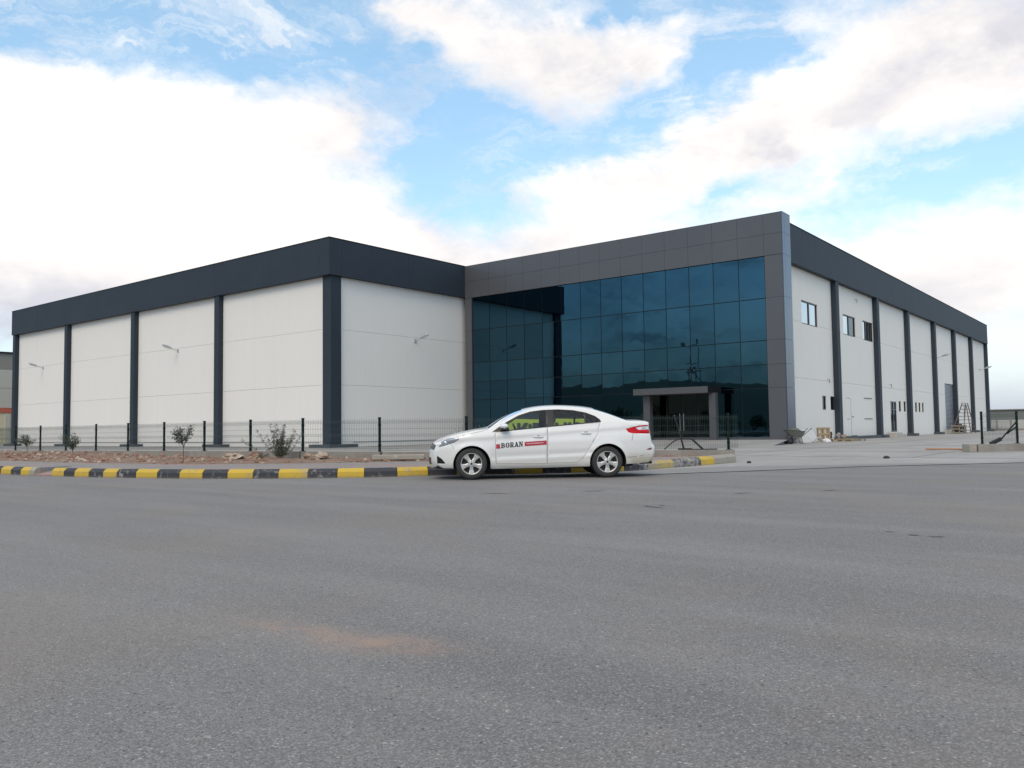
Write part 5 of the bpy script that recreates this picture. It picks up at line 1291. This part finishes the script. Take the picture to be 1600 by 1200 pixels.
strip(iC, iR0, -.92, .92, 'windscreen', M_gl); strip(iR0, iR1, -1, 1, 'roof', M_cw); strip(iR1, iT0, -.92, .92, 'rear_screen', M_gl); strip(iT0, iT1, -1, 1, 'boot_lid', M_cw); strip(iT1, iE, -1, 1, 'rear_bumper', M_cw)
m = MB(); 
for i in range(iR0, iR1 + 1):
    ex_, ez, nx_, nz_, cr_ = edge[i]; w = ybody(ex_, ez) - .03
    for t in (-1, 0, 1): h = cr_ * (1 - abs(t)) - .03; m.v.append((ex_ + nx_ * h, w * t, ez + nz_ * h - .01))
for a in range(iR1 - iR0):
    for b in range(2): q = a * 3 + b; m.f.append((q, q + 1, q + 4, q + 3)); m.mi.append(0)
fin(m, 'headliner', M_head, car)
# nose details, underbody
def nose_patch(z0, z1, t0, t1, name, mt, off):
    ii = [i for i in range(0, iN + 6) if z0 <= SILs[i][1] <= z1]
    m = MB(); n = 17
    for i in ii:
        ex_, ez, nx_, nz_, cr_ = edge[i]; w = ybody(ex_, ez)
        for b in range(n): t = t0 + (t1 - t0) * b / (n - 1); h = cr_ * (1 - abs(t) ** 2.4) + off; m.v.append((ex_ + nx_ * h, w * t, ez + nz_ * h))
    for a in range(len(ii) - 1):
        for b in range(n - 1): q = a * n + b; m.f.append((q, q + 1, q + n + 1, q + n)); m.mi.append(0)
    return fin(m, name, mt, car)
nose_patch(.59, .70, -.80, .80, 'grille', M_trim, .006); nose_patch(.30, .46, -.62, .62, 'lower_grille', M_trim, .006)
m = MB(); m.box(-.70, 3.25, -.66, .66, .215, .26); m.box(.42, 2.28, -.78, .78, .20, .30); o = m.build('underbody', M_inner); o.parent = car
m = MB(); m.box(3.42, 3.66, -.60, -.46, .25, .29); o = m.build('exhaust', M_trim); o.parent = car
for (cx, cz) in ((.01, .30), (2.715, .306)):
    for sg in (-1, 1):
        m = MB(); A0 = arc(cx, cz, .372, -16, 196, 20); i0 = len(m.v)
        for (x, z) in A0: m.v += [(x, sg * .845, z), (x, sg * .60, z)]
        for k in range(20): m.f.append((i0 + 2 * k, i0 + 2 * k + 2, i0 + 2 * k + 3, i0 + 2 * k + 1)); m.mi.append(0)
        i1 = len(m.v); m.v += [(x, sg * .60, z) for (x, z) in A0]; m.f.append(tuple(range(i1, i1 + 21))); m.mi.append(0)
        fin(m, 'wheel_arch_liner', M_inner, car, False)
# arch lips
for sg in (-1, 1):
    for (cx, cz) in ((.01, .30), (2.715, .306)):
        m = MB(); A0 = arc(cx, cz, .368, -12, 192, 28)
        for (x, z) in A0:
            w = ybody(x, z); m.v += [(x, -sg * w, z), (x, -sg * (w - .035), z + 0)]
        for k in range(28): m.f.append((2 * k, 2 * k + 2, 2 * k + 3, 2 * k + 1)); m.mi.append(0)
        fin(m, 'arch_lip', M_cw, car)
# wheels
def wheel(x, sg, rot0):
    e_ = bpy.data.objects.new('wheel', None); COL.objects.link(e_); e_.parent = car; e_.location = (x, -sg * .77, .312)
    ax = (0, -sg, 0); R_ = .312
    m = MB(); m.lathe([(.205, -.10), (.22, -.105), (.285, -.10), (.305, -.085), (R_, -.06), (R_ + .001, 0), (R_, .06), (.306, .082), (.292, .098), (.262, .108), (.225, .106), (.208, .098), (.205, .09)], (0, 0, 0), ax, 48)
    o = m.build('tyre', M_tyre, smooth=True); o.parent = e_
    m = MB(); m.lathe([(.208, .095), (.212, .100), (.208, .103), (.198, .097), (.192, .06), (.186, -.08)], (0, 0, 0), ax, 48); m.lathe([(.188, .02), (.10, .018), (.0, .018)], (0, 0, 0), ax, 32, m=1)
    for k in range(5):                      # five broad hollowed spokes
        a = rad(rot0 + 72 * k)
        def PT(r_, off, dep):
            x_ = r_ * cos(a) - off * sin(a); z_ = r_ * sin(a) + off * cos(a); return (x_ * 1, -sg * dep, z_)
        for side in (-1, 1):
            q = [PT(.045, side * .004, .092), PT(.045, side * .034, .086), PT(.12, side * .036, .080), PT(.203, side * .062, .092), PT(.203, side * .034, .096), PT(.12, side * .012, .088)]
            b_ = [PT(.045, side * .004, .05), PT(.045, side * .034, .05), PT(.12, side * .036, .05), PT(.203, side * .062, .06), PT(.203, side * .034, .06), PT(.12, side * .012, .05)]
            i = len(m.v); m.v += q + b_; m.f.append((i, i+1, i+2, i+3, i+4, i+5)); m.mi.append(0)
            for j in range(6): m.f.append((i + j, i + (j + 1) % 6, i + 6 + (j + 1) % 6, i + 6 + j)); m.mi.append(0)
        q = [PT(.04, -.008, .084), PT(.04, .008, .084), PT(.12, .014, .080), PT(.203, .036, .086), PT(.203, -.036, .086), PT(.12, -.014, .080)]
        i = len(m.v); m.v += q; m.f.append(tuple(range(i, i + 6))); m.mi.append(0)
    m.lathe([(.068, .05), (.068, .088), (.058, .094), (.03, .097), (.001, .098)], (0, 0, 0), ax, 24)
    o = m.build('rim', [M_alloy, M_disc]); o.parent = e_
    m = MB()
    for k in range(5):
        a = rad(rot0 + 36 + 72 * k); m.lathe([(.010, .07), (.010, .0955), (.001, .0955)], (.050 * cos(a), 0, .050 * sin(a)), ax, 8)
    m.lathe([(.022, .097), (.020, .101), (.001, .101)], (0, 0, 0), ax, 16); o = m.build('hub_cap', M_disc); o.parent = e_
for x in (0.0, 2.70):
    for sg in (1, -1): wheel(x, sg, -90)
# door mirror, handles, decals, for both sides
for sg in (1, -1):
    y0 = -sg
    m = MB(); m.ellipsoid((.645, y0 * .985, 1.040), (.088, .115, .058), 18, 12); me_ = m
    o = m.build('door_mirror', M_cw, smooth=True); o.parent = car
    m2_ = MB(); m2_.v = [(.56, y0 * .90, .992), (.74, y0 * .90, .998), (.735, y0 * 1.06, 1.010), (.575, y0 * 1.07, 1.004), (.60, y0 * .82, .955), (.76, y0 * .82, .965), (.735, y0 * 1.05, .992), (.585, y0 * 1.05, .988)]
    m2_.f = [(0, 1, 2, 3), (0, 4, 5, 1), (4, 7, 6, 5), (3, 2, 6, 7), (1, 5, 6, 2), (0, 3, 7, 4)]; m2_.mi = [0] * 6; o2 = m2_.build('mirror_foot', M_trim); o2.parent = o
    for (x0, x1, z0, z1, dk) in ((1.227, 1.425, .832, .826, 'front_door'), (2.180, 2.385, .888, .882, 'rear_door')):
        xm = (x0 + x1) / 2; yb_ = halfw(xm, z0 - .01)
        d_ = DOORS[(dk, sg)]
        m = MB(); m.tube([(x0, y0 * (yb_ + .006), z0 - .006), (x0 + .03, y0 * (yb_ + .026), z0 - .003), (xm, y0 * (yb_ + .032), (z0 + z1) / 2), (x1 - .03, y0 * (yb_ + .026), z1 - .003), (x1, y0 * (yb_ + .006), z1 - .006)], [.008, .011, .012, .011, .008], 8); o = m.build('handle', M_cw, smooth=True); o.parent = d_
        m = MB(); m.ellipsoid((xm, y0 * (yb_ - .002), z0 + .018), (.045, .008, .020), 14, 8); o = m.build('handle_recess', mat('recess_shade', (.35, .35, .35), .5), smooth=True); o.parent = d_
    # window sill rubber
ysd = lambda x, z: -(halfw(x, z) + .006)
d_ = DOORS[('front_door', 1)]
def quad_decal(P_, name, mt):
    m = MB(); 
    K = 10
    (ax_, az_), (bx, bz), (cx, cz), (dx, dz_) = P_   # bottom-left, bottom-right, top-right, top-left
    for i in range(K + 1):
        t = i / K
        for s_ in (0, .5, 1):
            x = (ax_ + (bx - ax_) * t) * (1 - s_) + (dx + (cx - dx) * t) * s_; z = (az_ + (bz - az_) * t) * (1 - s_) + (dz_ + (cz - dz_) * t) * s_
            m.v.append((x, ysd(x, z), z))
    for i in range(K):
        for s_ in range(2): q = i * 3 + s_; m.f.append((q, q + 3, q + 4, q + 1)); m.mi.append(0)
    return fin(m, name, mt, d_, False)
quad_decal([(.487, .602), (.566, .603), (.566, .691), (.487, .690)], 'red_square', M_decr)
quad_decal([(1.052, .644), (1.488, .670), (1.488, .752), (1.052, .728)], 'red_strip', M_decr)
# slab serif letters B O R A N
def letters(word, x0, z0, hgt, wid, slope):
    m = MB(); pitch = wid / len(word); th = pitch * .25; se = hgt * .14
    def R4(x, z, w, h, sh=0):
        i = len(m.v)
        for px2, pz in ((x, z), (x + w, z), (x + w + sh, z + h), (x + sh, z + h)): 
            X = x0 + px2; Z = z0 + pz + slope * px2; m.v.append((X, ysd(X, Z) - .0015, Z))
        m.f.append((i, i+1, i+2, i+3)); m.mi.append(0)
    def ring(x, z, w, h, t, a0=-180, a1=180, n=18):
        i = len(m.v)
        for k in range(n + 1):
            a = rad(a0 + (a1 - a0) * k / n)
            for q, tt in ((1, 0), (0, t)):
                px2 = x + w / 2 + cos(a) * (w / 2 - tt * 1.15); pz = z + h / 2 + sin(a) * (h / 2 - tt * .62); X = x0 + px2; Z = z0 + pz + slope * px2; m.v.append((X, ysd(X, Z) - .0015, Z))
        for k in range(n): m.f.append((i + 2 * k, i + 2 * k + 2, i + 2 * k + 3, i + 2 * k + 1)); m.mi.append(0)
    for k, ch in enumerate(word):
        u = k * pitch; w = pitch * .90
        if ch == 'B': R4(u + w * .10, 0, th, hgt); R4(u, 0, w * .45, se); R4(u, hgt - se, w * .45, se); ring(u + w * .0, 0, w * .98, hgt * .55, th * .85, -90, 90); ring(u + w * .0, hgt * .47, w * .90, hgt * .53, th * .8, -90, 90); R4(u + w * .3, hgt * .45, w * .3, se)
        if ch == 'O': ring(u + w * .02, 0, w * .98, hgt, th * .95)
        if ch == 'R': R4(u + w * .10, 0, th, hgt); R4(u, 0, w * .50, se); R4(u, hgt - se, w * .5, se); ring(u, hgt * .44, w * .92, hgt * .56, th * .85, -90, 90); R4(u + w * .3, hgt * .43, w * .3, se); R4(u + w * .62, 0, th, hgt * .48, -th * .7); R4(u + w * .68, 0, w * .38, se)
        if ch == 'A': R4(u + w * .10, 0, th * .6, hgt, w * .36); R4(u + w * .66, 0, th * 1.05, hgt, -w * .30); R4(u + w * .24, hgt * .27, w * .5, se); R4(u - w * .02, 0, w * .38, se); R4(u + w * .56, 0, w * .48, se)
        if ch == 'N': R4(u + w * .14, 0, th * .55, hgt); R4(u + w * .76, 0, th * .55, hgt); R4(u + w * .68, 0, th * 1.1, hgt, -w * .58); R4(u, 0, w * .40, se); R4(u + w * .62, hgt - se, w * .40, se); R4(u, hgt - se, w * .3, se)
    return fin(m, 'lettering', M_deck, d_, False)
letters('BORAN', .585, .612, .098, .440, .070)
mw = Matrix(((1, 0, 0, 1.085), (0, 0, -1, -(halfw(1.27, .70) + .0085)), (.055, 1, 0, .682), (0, 0, 0, 1)))
o = text_mesh('www.boraninsaat.com', .036, 'web_address', M_decw, None, mw, bold=.0006, ext=0.0004, sx=1.05); o.parent = d_
# interior: seats, dashboard, wheel, pillars
for (x, y) in ((1.28, -.37), (1.28, .37)):
    m = MB(); m.ellipsoid((x, y, .52), (.28, .25, .10), 14, 8); m.ellipsoid((x + .30, y, .80), (.10, .25, .34), 14, 10, rot=Matrix.Rotation(rad(14), 3, 'Y')); m.ellipsoid((x + .41, y, 1.20), (.05, .13, .10), 12, 8); m.tube([(x + .38, y - .05, 1.05), (x + .40, y - .05, 1.16)], .01, 5); m.tube([(x + .38, y + .05, 1.05), (x + .40, y + .05, 1.16)], .01, 5)
    o = m.build('front_seat', M_plastic, smooth=True); o.parent = car
m = MB(); m.ellipsoid((2.15, 0, .50), (.28, .62, .12), 16, 8); m.ellipsoid((2.42, 0, .80), (.12, .64, .30), 16, 10, rot=Matrix.Rotation(rad(18), 3, 'Y'))
for y in (-.38, .38): m.ellipsoid((2.50, y, 1.12), (.045, .12, .07), 12, 8)
o = m.build('rear_bench', M_plastic, smooth=True); o.parent = car
m = MB(); m.box(.35, .82, -.70, .70, .60, .93); o = m.build('dashboard', M_plastic, bevel=.04); o.parent = car
m = MB(); m.lathe([(.17, 0), (.185, .012), (.20, 0), (.185, -.012), (.17, 0)], (.93, -.37, .93), (1, 0, .45), 24); o = m.build('steering_wheel', M_trim); o.parent = car
m = MB(); m.box(2.55, 3.2, -.62, .62, .98, 1.02); m.box(.4, 2.6, -.78, .78, .26, .34); o = m.build('floor', M_inner); o.parent = car
# bonnet shut line and bumper seams on the near side
M_gap = mat('panel_gap_grey', (.12, .12, .12), .7)
def seam(pts, w=.004):
    m = MB(); i = 0
    for x, z in pts: m.v += [(x - w, -(ybody(x - w, z) + .0015), z), (x + w, -(ybody(x + w, z) + .0015), z)]
    for k in range(len(pts) - 1): m.f.append((i + 2 * k, i + 2 * k + 1, i + 2 * k + 3, i + 2 * k + 2)); m.mi.append(0)
    fin(m, 'panel_gap', M_gap, car, False)
seam([(3.232, .858), (3.222, .79), (3.20, .72)]); seam([(-.385, .70), (-.36, .64), (-.345, .60)], .003)
for bp in ([(-.30, .832), (-.15, .868), (.05, .915), (.25, .955), (.33, .975)], [(3.10, .392), (3.25, .40), (3.42, .42), (3.58, .445)]):
    m = MB()
    for x, z in bp: m.v += [(x, -(ybody(x, z) + .0015), z), (x, -(ybody(x, z + .006) + .0015), z + .006)]
    for k in range(len(bp) - 1): m.f.append((2 * k, 2 * k + 1, 2 * k + 3, 2 * k + 2)); m.mi.append(0)
    fin(m, 'panel_gap', M_gap, car, False)
# headlamp interior shapes
for sg in (1, -1):
    m = MB()
    for (x, z, r_) in ((-.50, .735, .040), (-.60, .700, .030)): m.ellipsoid((x, -sg * (ybody(x, z) - .004), z), (r_, .012, r_ * .8), 12, 8)
    o = m.build('lamp_reflector', M_clear, smooth=True); o.parent = car
